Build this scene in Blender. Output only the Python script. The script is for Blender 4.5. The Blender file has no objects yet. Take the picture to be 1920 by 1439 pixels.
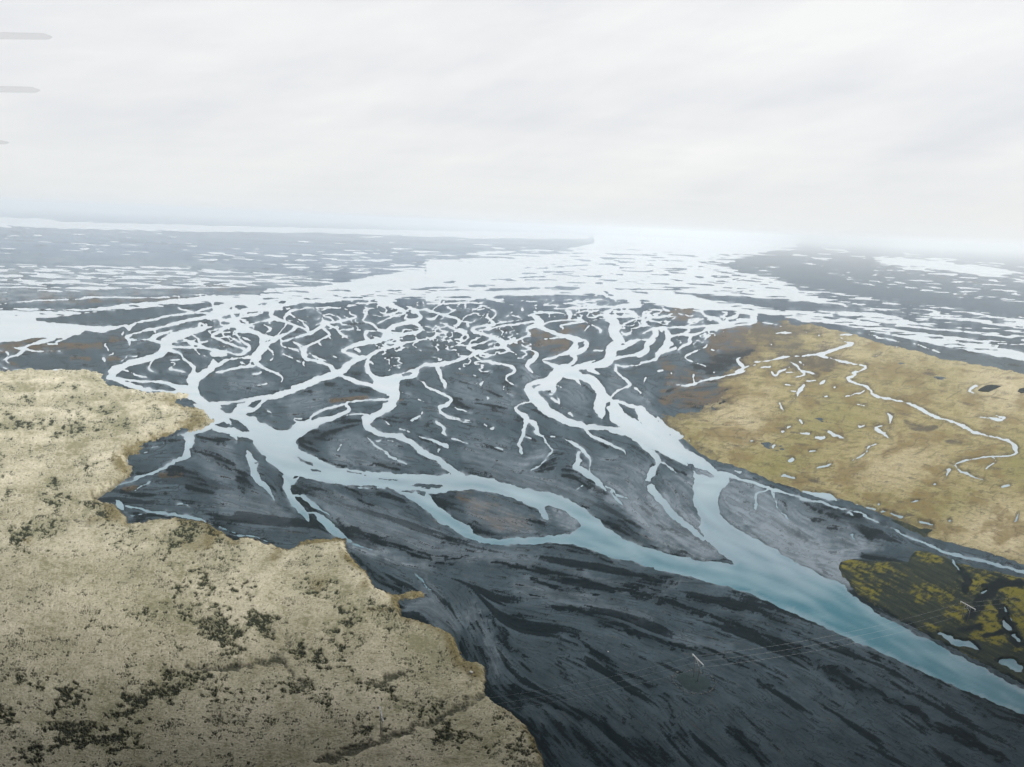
HAZE_R = 60000.0; HAZE_D = 1.0e-4; HAZE_C = (0.94, 0.975, 1.0); HAZE_G = 0.5
SHADE_SLAB = True; SHADE_SLAB_Y = 470; SHADE_SLAB_Z = 430
SUN_E = 2.4; SUN_AZ = 82; EXPO = 0.28
SKY_HI = (8.15, 8.15, 8.05); SKY_LO = (6.3, 6.45, 6.8); SKY_HZ = (7.3, 7.5, 7.6)
# Survey of the river plain: outlines and centre lines (x,y[,width]) in map tiles
TILE = {'a':(0,520,4.7975),'b':(400,520,4.7975),'c':(800,520,4.7975),'d':(1200,520,4.7975),
 'e':(0,780,4.3614),'f':(400,780,4.3614),'g':(800,780,4.3614),'h':(1200,780,4.3614),
 'i':(0,1079,3.998),'j':(480,1079,3.998),'k':(960,1079,3.998),'l':(1440,1079,3.998),
 'm':(1500,600,4.571),'n':(1500,900,4.571),'p':(0,0,1.0)}
WATER = """
a 0,245,12 230,215,9 700,200 760,182,12 1000,180,9 1480,182 1919,145,16
a -100,330,110 300,330,90 600,322,50 900,290,34 1200,262,50 1500,235,46 1919,190,60
a 1160,470,30 1170,440,26 1240,410,18 1400,375,14 1520,340,14 1740,325,18
a 1540,250,12 1620,280,12 1740,320,18
a 1919,265,12 1800,300,14 1740,325,14 1860,320,9 1919,330,9
a 1110,495,10 1095,518,8
a 1919,345,36 1700,388,22 1500,440,18 1300,482,16 1130,530,14 1140,550,12 1250,560,10 1370,570,14 1450,590,18
a 1380,472,10 1400,500,8
a 1919,435,56 1750,485,60 1600,520,66 1500,570,84 1490,640,80 1450,690,56 1300,742,46 1100,795,56 1020,850,64 1005,900,64
a 1560,480,20 1420,522,40 1360,565,30
a 1000,900,56 960,915,44 1050,935,40 1200,985,40 1320,1020,28 1500,1030,18 1700,1030,40
a 1050,915,24 1200,935,14 1400,938,16 1550,965,30 1700,1020,80
a 1919,790,50 1860,850,50 1780,900,60 1750,960,70 1725,1030,105 1760,1100,110 1850,1180,110 1919,1240,110
a 1540,660,28 1640,690,22 1660,730,18 1700,770,22 1760,820,32 1740,870,40 1700,930,46
a 1640,740,14 1560,745,9 1500,750,10 1540,770,14 1580,775,14 1520,820,18 1530,835,10 1680,860,12
a 1390,735,10 1340,790,14 1330,820,12 1380,845,8 1450,858,6
a 1540,625,18 1700,630,13 1850,637,13 1919,660,18
a 1750,650,16 1780,690,12 1850,715,8
a 1600,530,12 1650,550,14 1700,575,12 1780,600,18 1850,640,12
a 1720,510,12 1790,550,14 1800,590,14 1870,580,9 1919,570,9
a 1880,490,20 1919,530,12
a 1700,510,16 1620,560,8
a 1790,440,16 1810,405,14 1850,440,8
a 1110,820,14 1200,870,12 1230,885,9 1320,895,6
a 1140,540,12 1160,580,12 1165,610,12
a 980,570,12 930,610,14 965,640,12 970,670,8
a 1010,690,18 985,710,8
a 935,735,22 945,755,26
a 1150,705,14 1130,735,7 1085,755,6
a 480,540,36 420,580,24 250,610,22 220,640,26 200,690,18 100,715,14 40,740,18 60,770,20 100,780,8
a 220,640,22 300,660,18 350,665,10 550,665,7
a 0,655,12 60,670,18 80,700,12 30,745,12
a 140,632,8 210,640,12
a 330,585,12 440,550,12
a 430,605,14 520,600,8
a 500,585,8 600,555,9
a 0,790,8 60,830,12
a 0,835,9 300,837,6 600,840,6 830,845,5
b 0,350,60 150,320,46 300,297,36 420,290,34 530,290,36 700,265,26
b 150,320,26 190,380,36 225,420,64 235,480,60 330,480,30 420,510,34 450,560,66 465,620,76 400,680,76 370,740,76 340,790,50
b 0,520,22 50,490,18 150,430,26 200,410,26
b 60,380,18 170,400,18
b 0,370,16 50,375,16
b 410,300,12 420,335,20 300,350,16 200,370,16
b 530,290,46 510,340,36 560,380,26 650,400,18 720,430,14 800,455,14 860,500,14
b 540,375,18 430,400,12 340,420,10 280,450,14
b 430,420,10 490,445,14 520,480,18 480,495,9
b 280,460,30 350,490,36 470,540,28 560,550,30 500,600,40 450,640,40
b 760,440,14 700,490,18 600,530,22 540,570,36
b 690,330,14 730,360,12 790,390,16 830,440,22 850,470,18
b 640,360,14 680,310,16 760,285,12 850,275,8 1140,275,7 1240,300,12 1220,330,12 1300,350,16 1240,380,14 1130,400,10 1040,405,12 985,440,36 930,480,22 800,530,18 700,560,20 610,580,14 600,540,7
b 770,380,10 850,410,6
b 1140,275,9 1300,245,9 1480,225,12
b 640,360,10 660,430,8 600,490,8 580,515,6
b 610,580,12 620,620,12 650,628,10 740,650,10 770,670,8
b 640,640,14 620,670,6
b 700,570,14 780,610,18 810,640,46 820,680,38 820,740,30 900,750,20 1010,780,22 1070,820,36 1100,850,46
b 820,740,10 805,780,8 820,800,6
b 860,680,9 900,715,12 950,740,12 1050,770,5
b 820,630,18 900,585,16 980,555,14 1040,530,18 1050,500,22 1000,470,22 980,450,30
b 1040,530,12 1060,560,9 1090,575,6
b 940,590,12 970,620,9
b 1040,430,16 1110,455,14 1140,500,18 1190,540,12 1250,575,6
b 970,350,12 990,390,12 970,420,18
b 0,540,22 100,580,18 200,620,20 290,650,28 270,690,18 220,700,12 0,650,18
b 200,500,18 240,560,12 300,600,18 330,630,28 280,670,20
b 130,530,12 200,560,14 260,600,12
b 0,865,26 150,840,22 300,802,22 360,790,40
b 0,835,14 50,780,18 150,740,14 280,720,12 360,720,30
b 0,690,50 60,690,40 130,705,10
b 0,750,30 30,780,30
b 400,790,40 470,825,28 580,850,13 630,900,13 630,930,11 600,960,7
b 440,850,9 360,875,5
b 360,980,4 480,960,7
b 500,640,12 540,680,12 550,720,9 490,770,6
b 630,690,8 715,725,14 790,765,5
b 1060,595,10
b 1090,710,10 1140,735,6
b 1370,265,14 1390,300,14 1355,370,22 1335,390,16 1430,420,18 1480,470,18 1560,500,36 1580,520,46
b 1500,225,56 1600,250,36 1700,290,36 1730,330,20 1600,360,12 1470,410,9
b 1720,240,26 1800,290,28 1850,330,28 1880,370,28 1800,400,46 1700,420,30 1600,450,36 1560,500,46 1500,580,22 1390,590,20
b 1480,300,12 1540,340,10 1640,320,12 1700,310,18
b 1500,250,10 1570,290,10 1540,330,8
b 1740,340,16 1720,370,12 1780,390,20
b 1919,290,16 1850,300,12 1790,280,14
b 1790,400,46 1860,440,18 1880,470,18 1820,500,26 1700,520,22 1600,540,36 1500,570,28 1380,580,36 1280,610,28 1200,640,28 1165,668,28 1200,690,24 1280,710,26 1310,720,20
b 1380,500,34 1370,540,26 1400,570,22
b 1380,490,14 1500,480,9 1540,500,12
b 1280,650,26 1310,670,20
b 1919,560,12 1800,570,13 1650,620,15 1500,650,22 1420,690,28 1390,740,18 1400,790,28 1380,830,36 1420,880,36 1470,920,60
b 1440,780,20 1420,760,20
b 1500,580,14 1540,620,14 1600,630,12
b 1580,570,9 1640,600,7
b 1410,700,22 1300,740,46 1220,780,52 1160,850,56 1110,862,56 1000,900,52 850,960,52 700,1020,52 560,1070,54 460,1110,40 420,1150,36 300,1190,60 220,1220,90
b 560,1070,30 400,1090,36 310,1130,30 250,1170,60
b 400,1090,26 200,1120,22 0,1140,30
b 1120,860,50 1160,890,34 1250,940,32 1400,965,32 1470,985,20
b 1919,785,22 1850,810,28 1800,850,40
b 1400,970,22 1500,1030,12 1570,1055,8
b 1600,1150,80 1500,1220,56 1400,1270,54 1372,1330,52 1395,1380,46 1500,1410,28 1700,1430,22
b 1580,1100,22 1450,1100,13 1250,1120,18 1150,1140,18 1000,1190,22 900,1240,22 850,1290,18 820,1310,24
b 1190,1145,18 1235,1180,36 1170,1230,28 1000,1290,36 850,1310,46 730,1370,66 600,1420,80
b 1400,1240,7 1200,1240,9 1100,1260,9
b 730,1290,9 760,1305,9 820,1305,14
b 740,1280,7 800,1270,7
b 0,1175,110 100,1240,110 200,1240,110 300,1300,80 420,1350,86 550,1420,90
b 0,1290,16 70,1270,30
b 130,1270,18 160,1320,18 210,1360,14
b 0,1340,36 150,1370,46 300,1410,60
b 460,1190,12 510,1220,14 525,1245,7
b 1540,1150,20 1500,1180,8
b 1830,910,18 1880,940,16 1919,985,14
b 1680,1035,6 1760,1060,5
b 1840,1090,12 1919,1135,8
b 1880,1190,20 1880,1230,20 1780,1290,10
b 1510,1250,8 1600,1340,5
b 1700,1370,14 1850,1430,12
c 440,175,22 390,215,22 300,240,9 270,265,7
c 400,215,12 500,255,9 620,300,12 630,340,12 560,385,14 610,415,10
c 490,260,7 400,300,7
c 560,310,20 530,350,24 570,380,14
c 0,205,14 100,190,12 250,195,10 380,190,10
c 160,245,7 380,225,9
c 0,240,9 100,235,12 130,200,9
c 0,300,16 150,340,18 280,370,22 300,400,18 250,450,10
c 0,370,22 60,380,28 100,340,9
c 120,400,14 200,440,16 280,485,20 370,520,22 370,550,18 320,590,9 250,620,6 170,640,4
c 30,560,12 90,515,20
c 90,510,9 280,490,7
c 550,185,11 620,210,11 740,235,7 800,260,20
c 860,282,18 862,295,18
c 700,190,10 650,215,8
c 780,305,9 760,330,7 710,360,9
c 985,250,7 965,265,7 990,285,7 965,310,9
c 820,350,7 855,380,11
c 370,420,14 375,440,14
c 1919,260,18 1640,270,22 1300,280,22 1240,290,22 1300,330,44 1280,370,18
c 1250,320,9 1000,320,12 920,345,14
c 1420,225,8 1620,185,8
c 1160,250,6 1420,225,7
c 940,340,18 1000,370,44 1030,400,44 1050,430,36 980,430,34 900,460,22 900,480,18 940,515,14 850,550,18 800,575,14 730,590,26
c 980,400,14 800,420,12 650,440,12 540,475,10 470,480,14
c 870,380,6 600,420,12 450,450,10 400,465,12 420,490,36 450,500,28 560,530,28 620,550,28 690,590,46 700,620,36 640,640,18 550,650,16 430,690,18 350,720,26 230,760,26 130,790,32 0,790,22
c 570,540,22 560,570,14 450,600,12 370,625,12 360,650,9 430,670,14
c 410,690,18 430,730,14 550,760,12 700,780,12 790,810,28 800,850,22 720,890,20 710,930,18 760,960,11 830,980,7
c 690,980,8 680,1010,11 720,1040,9 770,1070,7
c 100,800,46 110,850,36 130,910,28 180,950,28 170,1000,9
c 850,600,16 900,630,9 950,660,12 1010,690,12 980,730,36 910,780,36 910,820,26 960,860,9
c 700,640,12 760,670,12 805,695,12
c 960,610,8 1000,570,8 1080,550,9 1250,545,9
c 1000,440,28 1120,490,24 1220,530,36 1340,550,46 1350,600,36 1330,640,56 1280,680,28 1100,740,15 1020,745,9 1100,780,18 1200,820,46
c 1340,550,36 1440,590,36 1460,620,36 1380,670,36 1300,700,28
c 1330,700,36 1350,740,36 1300,780,30 1210,810,30
c 1040,430,18 1100,400,14 1280,380,9 1400,385,9
c 1200,480,9 1240,460,9 1170,440,9 1320,410,12 1450,400,9 1590,370,12
c 1340,340,18 1400,390,12 1480,430,12 1580,480,10 1560,500,7
c 1460,440,10 1420,480,8
c 1490,300,12 1550,290,12
c 1400,350,12
c 1919,250,28 1820,240,28 1700,270,28 1600,320,46 1640,360,56 1700,400,64 1690,450,80 1670,490,76 1720,550,96 1740,600,100 1650,640,84 1660,700,104 1640,760,84 1500,800,56 1300,830,56 1180,870,96 1160,930,86 1100,960,56
c 1919,350,12 1850,350,12 1700,360,14 1640,350,14
c 1730,270,12 1790,320,26 1750,380,9
c 1800,300,28 1880,340,36
c 1830,460,12 1850,490,12 1790,520,14 1760,500,20
c 1919,450,10 1840,460,10
c 1919,560,12 1820,590,46 1790,620,28 1700,650,30
c 1750,440,14 1720,490,20
c 1919,690,24 1780,715,22 1700,730,36
c 1919,790,10 1760,810,9 1700,790,10
c 1500,660,9 1600,660,7
c 1520,740,8 1420,775,14 1330,800,10
c 1700,790,22 1690,840,18 1740,890,14 1800,920,14 1840,970,22 1750,1010,16 1680,1060,12 1660,1080,18
c 1180,820,56 1130,920,86 920,980,40 900,1000,56 960,1060,90 1030,1150,105 1100,1220,86 1250,1290,64 1400,1330,36 1600,1360,36 1760,1400,46
c 1150,900,76 1150,980,56 1130,1060,14 1060,1060,9
c 1000,1000,60 1080,1000,50 1140,970,50
c 1170,1060,12 1190,1100,22 1200,1150,10 1220,1175,7
c 1120,1090,12 1180,1120,14
c 1290,1220,14 1320,1250,10
c 1250,870,80 1400,890,60 1500,930,70 1560,1000,86 1580,1070,96 1550,1150,110 1560,1220,76 1580,1290,16
c 1600,1080,86 1680,1180,96 1760,1250,106 1860,1370,106 1960,1440,110
c 1640,1110,28 1760,1130,28 1919,1190,28
c 1670,1160,24 1740,1190,20
c 1440,830,20 1500,850,26 1560,880,36
c 1180,970,12 1220,990,6
c 1330,900,20 1380,965,6
c 970,1110,12 850,1140,14 790,1180,22 830,1220,30 880,1260,46 910,1300,28 880,1350,22 870,1439,10
c 920,1290,14 990,1310,28 1000,1360,28 980,1400,22 1060,1439,12
c 0,985,14 100,1030,16 180,1070,22 220,1100,40 200,1140,36 110,1180,28 130,1220,22 200,1255,14 400,1290,9 540,1330,5
c 220,1165,9 300,1190,9 400,1215,4
c 80,1300,12 140,1340,20 150,1400,14
c 520,920,8 490,960,18 495,990,12
c 1400,1340,22 1440,1390,18 1490,1439,12
c 1870,1000,18 1919,1040,14
c 580,1360,14
c 290,825,10
d 200,265,14 230,300,18 300,330,14 230,350,14 120,360,18 60,340,22 80,300,18 200,290,14 190,320,12 120,330,10
d 60,340,18 100,370,14 0,400,18 80,430,12 0,440,14
d 480,300,14 560,310,22 570,340,26 620,360,26 700,380,36 740,410,36
d 560,380,14 430,405,12
d 230,395,20 250,405,14
d 740,310,12 790,325,14 730,355,12 720,340,8
d 880,330,18 870,350,26 800,370,18 760,400,18
d 1030,390,28 900,385,28 830,420,28 600,440,22 300,455,14 130,460,18 80,490,18 0,520,22
d 1030,400,28 1000,420,18 820,440,18 680,465,22 580,470,28 560,500,22 470,520,22 350,515,14 250,540,36
d 130,470,36 150,510,46 110,570,56 60,610,46 80,650,36 0,700,56
d 200,470,36 260,520,50 250,580,56 220,640,46 150,700,36 150,740,22 0,780,14
d 0,560,10 120,560,12
d 280,600,40 200,680,20
d 460,520,28 440,560,28 460,590,22 380,630,18 340,660,10 390,690,9
d 330,640,18 220,670,22 150,690,20
d 590,510,22 600,550,14 570,580,7
d 600,600,7 590,630,7 500,665,12 420,700,12 390,730,12 460,760,10 540,780,9 590,810,5
d 600,460,14 680,465,14 690,475,14
d 750,495,10
d 1070,400,6 1200,420,6 1340,470,9
d 1300,490,9 1310,510,6
d 1220,505,7 1500,498,5
d 1919,600,13 1820,630,22 1700,670,16 1580,700,16 1480,710,9 1300,715,9 1180,750,11 1020,770,5
d 1600,705,9 1750,740,11 1919,780,9
d 900,720,12 870,740,12 920,790,24 940,820,24 860,850,9
d 960,810,12 1030,795,7
d 950,840,12 930,860,9 730,890,9 590,930,16 430,970,10 220,970,6
d 480,880,8 480,950,10
d 1310,750,14 1400,790,16 1440,830,14 1500,880,14 1380,900,9
d 1440,830,10 1600,880,5
d 1350,815,7 1250,850,9 1220,900,14 1180,850,9
d 1320,855,5 1420,860,5
d 20,965,30 40,930,14 50,905,8
d 160,845,8 200,840,8
d 280,860,8
d 670,850,8
d 1070,820,5 1170,805,8
d 1450,1010,24 1420,1040,18 1420,1080,5
d 1350,1025,6 1400,1030,8
d 1260,1130,22 1280,1180,22 1300,1210,7
d 1390,1100,9 1365,1130,5
d 1430,1280,9 1460,1320,11
d 1330,1355,14 1360,1345,9
d 1285,1390,18
d 1310,962,13 1380,970,11
d 1500,930,11 1580,925,9
d 1640,945,22 1670,935,12
d 1745,995,12
d 1650,1080,10
d 1440,1395,13 1520,1410,16
d 1690,1385,24 1760,1420,20 1800,1439,16
d 1430,760,8 1480,790,6
d 1180,605,8
d 640,650,10 700,660,8
d 0,1200,90 60,1280,80 150,1400,80 200,1439,80
d 160,1280,24 250,1360,40 350,1439,40
f 0,100,40 150,125,56 300,150,90
f 620,490,80 600,560,64 610,640,46 660,720,64 740,800,56 790,870,26
f 690,500,20 640,560,30
f 720,655,26 790,700,40 860,760,26 960,820,24
f 650,655,7 720,655,10
f 760,790,14 840,800,16 920,870,80 980,930,80 1060,1000,50 1110,1020,30
f 270,280,46 320,370,80 320,470,56 380,540,56 450,590,36 520,720,6
f 150,150,40 180,190,28 200,225,12
f 0,890,7 60,910,9 200,970,13 300,985,12 400,1010,12 470,1040,8
f 1250,30,56 1258,100,56 1350,150,36 1550,180,46 1650,240,46 1750,320,46 1870,380,46 1940,440,50
f 1250,170,20 1300,220,14 1400,300,18 1480,360,18 1600,410,8
f 1100,190,12 1050,230,14 1010,280,18
f 1570,115,11 1700,180,12 1860,230,14 1900,240,36
f 1820,50,11 1880,80,18 1890,140,10
f 1340,210,9 1400,170,9
f 1400,200,6 1460,210,8
f 1620,40,13 1700,10,9
f 1500,600,30 1650,660,84 1780,740,104 1919,850,110
f 1640,1290,10 1720,1350,16 1740,1400,12 1800,1439,10
f 1130,1040,14 1200,1060,20 1300,1100,12
g 0,300,56 100,370,46 200,440,56 280,490,60
g 0,190,14 100,220,18 150,240,36 180,270,14
g 110,270,20 100,310,8
g 80,60,14 140,90,22 150,150,12
g 200,185,11 350,225,5
g 520,245,5 620,275,5
g 160,10,11 400,70,6 540,100,4
g 530,100,18
g 800,0,36 810,90,24 790,150,22 750,220,28 780,290,18 800,340,9
g 780,170,8 850,185,10
g 840,40,14 910,80,28 900,130,24 960,180,18 1000,240,14 1030,290,14 1000,340,11 900,410,9 840,460,7
g 920,150,14 1080,190,7
g 1110,190,14 1200,220,30 1280,280,32 1330,340,20 1340,400,12 1330,460,12
g 1250,310,36 1240,360,32 1200,420,46 1280,450,56 1350,510,46 1450,600,24 1480,640,12
g 1300,570,8 1240,600,5
g 1460,580,7 1560,640,11 1660,680,8 1680,720,10 1650,745,5
g 1500,620,18 1580,700,20 1620,750,12
g 1000,-20,66 1150,50,56 1300,90,36 1500,110,32 1600,115,56
g 1280,100,22 1350,170,16 1480,220,22 1600,280,14 1640,340,8
g 1550,0,120 1700,100,106 1900,200,90 2050,270,90
g 1560,120,22 1700,180,36 1800,250,46 1880,340,46 1900,400,36 1840,450,56 1810,520,34
g 1770,0,76 1850,80,90 1919,130,90
g 1820,570,24 1880,650,46 1919,700,50
e 1890,20,100 1760,60,64 1640,110,46 1540,150,50 1500,160,26
e 1540,150,56 1565,200,100 1530,260,46 1540,310,56 1500,345,34 1400,390,22 1290,455,22 1150,500,20 1040,540,18 900,600,14
e 1500,150,11 1430,160,6
e 1340,230,6 1200,290,8 1130,320,5
e 1045,325,10 1040,385,10
e 900,605,8 800,660,8 780,690,6
e 955,690,50 985,730,64 1020,780,20
e 1030,740,10 1200,780,22 1350,800,18 1500,815,28 1600,845,22 1700,885,10 1800,900,8 1919,960,10
e 1050,820,8 1200,805,10 1400,805,8
e 1100,610,11 1220,545,10
e 1455,720,10 1550,730,6
e 1690,360,7 1780,385,4
h 0,160,90 150,240,100 300,330,80 380,390,36
h 30,0,100 100,90,110 250,220,100 400,330,90 520,410,80 600,450,60
h 400,350,40 470,430,16
h 80,580,46 150,680,56 300,830,46 420,930,40 520,1010,30
h 0,220,28 80,260,32 140,350,28 150,420,36 90,460,46 60,510,26
h 170,385,7 280,440,12 350,510,9
h 740,490,26 900,530,26 1050,590,26 1200,640,20 1400,690,14 1600,740,14 1800,800,12 1919,850,12
h 1040,600,18 960,640,22 940,700,26 960,790,12
h 1080,610,14 1110,660,14 1130,750,7 1200,840,7 1220,880,5
h 1700,790,16 1740,830,10
h 1320,615,14 1400,640,30 1480,650,46 1560,665,46 1625,695,16
h 140,20,30 200,80,40 260,120,40 330,170,24
h 1540,125,20 1600,160,26 1680,195,9
h 1440,180,16 1500,180,20
h 1310,140,14 1380,150,12
h 1430,465,9 1440,440,22 1480,410,22 1570,390,14
h 1180,490,18 1260,505,14
h 1220,370,18 1245,350,18
h 1100,245,16 1100,262,14
h 1305,30,16 1335,60,6
h 1210,95,14
h 1170,128,14
h 1800,88,12 1840,80,14
h 1919,225,7 1880,250,9 1860,290,11 1780,360,7
h 1390,290,8 1450,290,8
h 900,205,7 930,202,7
h 785,445,8 830,460,10
h 500,270,8
h 405,208,7
n 0,165,16 200,205,13 430,265,11 600,330,11 850,450,13 1050,550,14 1300,640,22 1500,680,22 1700,730,22 1919,790,24 2400,930,28
n 1270,660,12 1310,690,22 1340,740,14 1360,785,7
n 500,220,18
n 570,240,14 640,255,20
n 710,275,24 740,278,14
n 790,290,18 870,312,30
n 1030,360,18 1140,390,16
n 680,215,14
n 1160,40,14
n 1280,350,14
n 1300,272,8
n 960,188,10 1020,182,8
n 1740,60,20 1790,45,20
n 1880,280,16 1850,340,24 1830,360,10
n 1560,970,16 1590,950,12
n 1745,1090,14 1765,1125,14
n 1745,1200,16 1780,1270,50 1810,1290,40
n 1790,1150,8 1830,1230,10
n 1200,1320,24 1300,1350,30
n 430,470,7 500,560,5
l 1285,435,10 1330,460,30 1420,510,54 1500,520,56 1590,570,36
l 1760,650,60 1830,670,80 1870,700,60
l 1840,450,16 1880,500,12
m 330,170,9 380,190,7 470,210,12 360,235,16 240,290,14 160,300,14 40,310,7
m 350,155,7 380,160,7
m 160,305,12 350,355,9 500,385,10 570,400,20 550,430,12 440,450,12 490,470,12 390,505,15 470,540,14 580,570,22 620,610,20 610,635,17 700,670,10 850,690,10 980,735,12 1060,780,26 1150,830,20 1280,870,14 1420,920,20 1500,970,18 1650,1010,10 1790,1035,11 1850,1080,30 1870,1140,26 1800,1165,14 1650,1180,15 1450,1190,13 1360,1215,17 1330,1250,17 1370,1300,17 1500,1350,13 1560,1371,9
m 1650,1190,20 1690,1220,17 1620,1260,17 1600,1280,17
m 1290,1235,10 1330,1255,12
m 1280,1290,18 1240,1350,12
m 560,605,7 460,640,7 390,655,4
m 1510,640,7 1460,620,18 1450,600,26 1500,570,22 1530,570,13
m 1520,830,10 1620,845,20 1740,855,20 1760,830,14 1690,820,20
m 740,800,12 790,840,32 760,890,12
m 650,920,20 700,910,12
m 660,930,22 720,990,18 790,1025,14
m 500,725,12 560,745,9
m 510,915,16 560,905,10
m 60,520,10 130,515,9
m 180,540,18 220,525,14
m 215,660,9
m 295,580,8
m 320,760,7
m 640,1060,9 590,1080,10 580,1120,12 500,1190,9 450,1210,5
m 0,600,22
m 30,560,14 10,590,20
m 820,230,7
m 650,305,7 685,290,12
m 60,110,8
m 165,130,9
m 320,130,7 450,130,7
m 0,-20,60 300,10,46 550,60,46 800,105,56 1100,160,76 1400,215,80 1700,270,56 2400,400,50
m 800,90,20 1200,150,30 1700,190,16 2400,260,16
m 1400,240,20 1700,300,30 2400,420,30
m 700,20,16 1000,70,10 1300,90,9 1919,140,12
m 1000,-30,26 1400,-10,20 1700,30,18 2400,90,14
m 1500,-50,40 1919,20,36 2400,70,36
m 500,110,9 700,150,9 850,190,8
m 650,150,10 720,158,8
m 980,205,7 1200,280,7
m 1500,190,7 1700,225,5
p 100,415,6 60,413,6 -150,408,6
p 1790,552,3 1815,546,3 1840,541,3 1878,539,3
p 1800,560,2 1815,546,2
p 1655,483,3 1700,489,4
"""
WPOLY = """
a -900,300 300,345 330,395 560,420 850,440 1050,440 1130,430 1170,455 1160,480 1100,450 960,490 870,495 760,480 720,515 640,525 600,560 490,535 470,545 300,545 100,580 -900,640
b -20,175 420,150 500,110 900,85 1200,40 1919,-100 1919,190 1700,190 1560,240 1480,220 1300,200 1000,230 800,235 700,265 500,290 300,300 0,350 -20,250
b 1450,880 1530,900 1600,890 1690,870 1800,820 1850,850 1830,890 1700,930 1665,1000 1660,1100 1640,1150 1600,1180 1570,1160 1580,1060 1500,1020 1440,960
c -20,-140 2400,-300 2400,100 1919,150 1700,210 1560,150 1100,160 560,175 420,190 380,170 80,185 -20,200
c 1390,110 1560,120 1760,190 1919,250 2100,240 2100,100 1919,90 1500,60
d -30,-250 600,-250 850,-30 1050,20 1200,60 1300,100 1370,130 1480,160 1700,220 1919,262 2100,300 2300,350 2500,420 2100,440 1919,425 1700,395 1500,370 1250,345 1060,330 1050,400 1000,395 990,340 760,290 560,300 480,280 380,285 200,255 100,250 -30,240
f 330,0 400,60 480,115 560,125 640,90 760,50 900,10 1050,0 1000,30 860,80 740,150 690,200 700,260 760,310 860,350 1000,420 1200,450 1500,465 1700,480 1930,480 1930,620 1700,615 1500,600 1300,595 1150,580 950,550 800,520 700,500 620,490 560,450 450,370 350,260 320,200 250,180 150,160 150,130 330,140 200,20
g -20,480 200,490 400,490 560,520 750,590 1000,620 1180,700 1300,760 1420,860 1520,960 1600,1010 1750,1060 1919,1120 1925,1255 1600,1180 1400,1120 1220,1060 1000,1040 800,1050 600,1055 430,1035 300,990 200,920 60,800 -20,760
p 1300,875 1330,880 1369,888 1369,900 1358,913 1347,927 1346,954 1360,977 1395,1000 1430,1018 1475,1044 1521,1071 1545,1080 1561,1086 1574,1092 1590,1108 1612,1128 1665,1161 1740,1201 1815,1239 1920,1294 2200,1445 2200,1490 1920,1341 1790,1287 1675,1234 1550,1179 1440,1128 1406,1112 1338,1094 1269,1076 1200,1060 1200,1028 1246,1039 1287,1046 1320,1053 1376,1057 1372,1050 1347,1037 1325,1015 1308,990 1316,975 1308,959 1299,936 1299,910 1310,900
p 1300,880 1345,888 1340,897 1302,905
p 0,413 100,415 300,421 500,426 760,432 900,434 1060,437 1110,443 1100,449 900,447 600,437 300,434 0,425 -500,415 -500,400
p 1112,440 1500,456 1480,468 1400,480 1350,497 1400,512 1450,522 1500,545 1450,580 1200,560 1000,545 700,550 450,556 560,540 700,530 880,515 960,500 1050,476 1115,455
p 1640,487 1700,482 1850,498 1920,516 2200,560 2200,580 1920,524 1800,513 1680,500
"""
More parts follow.
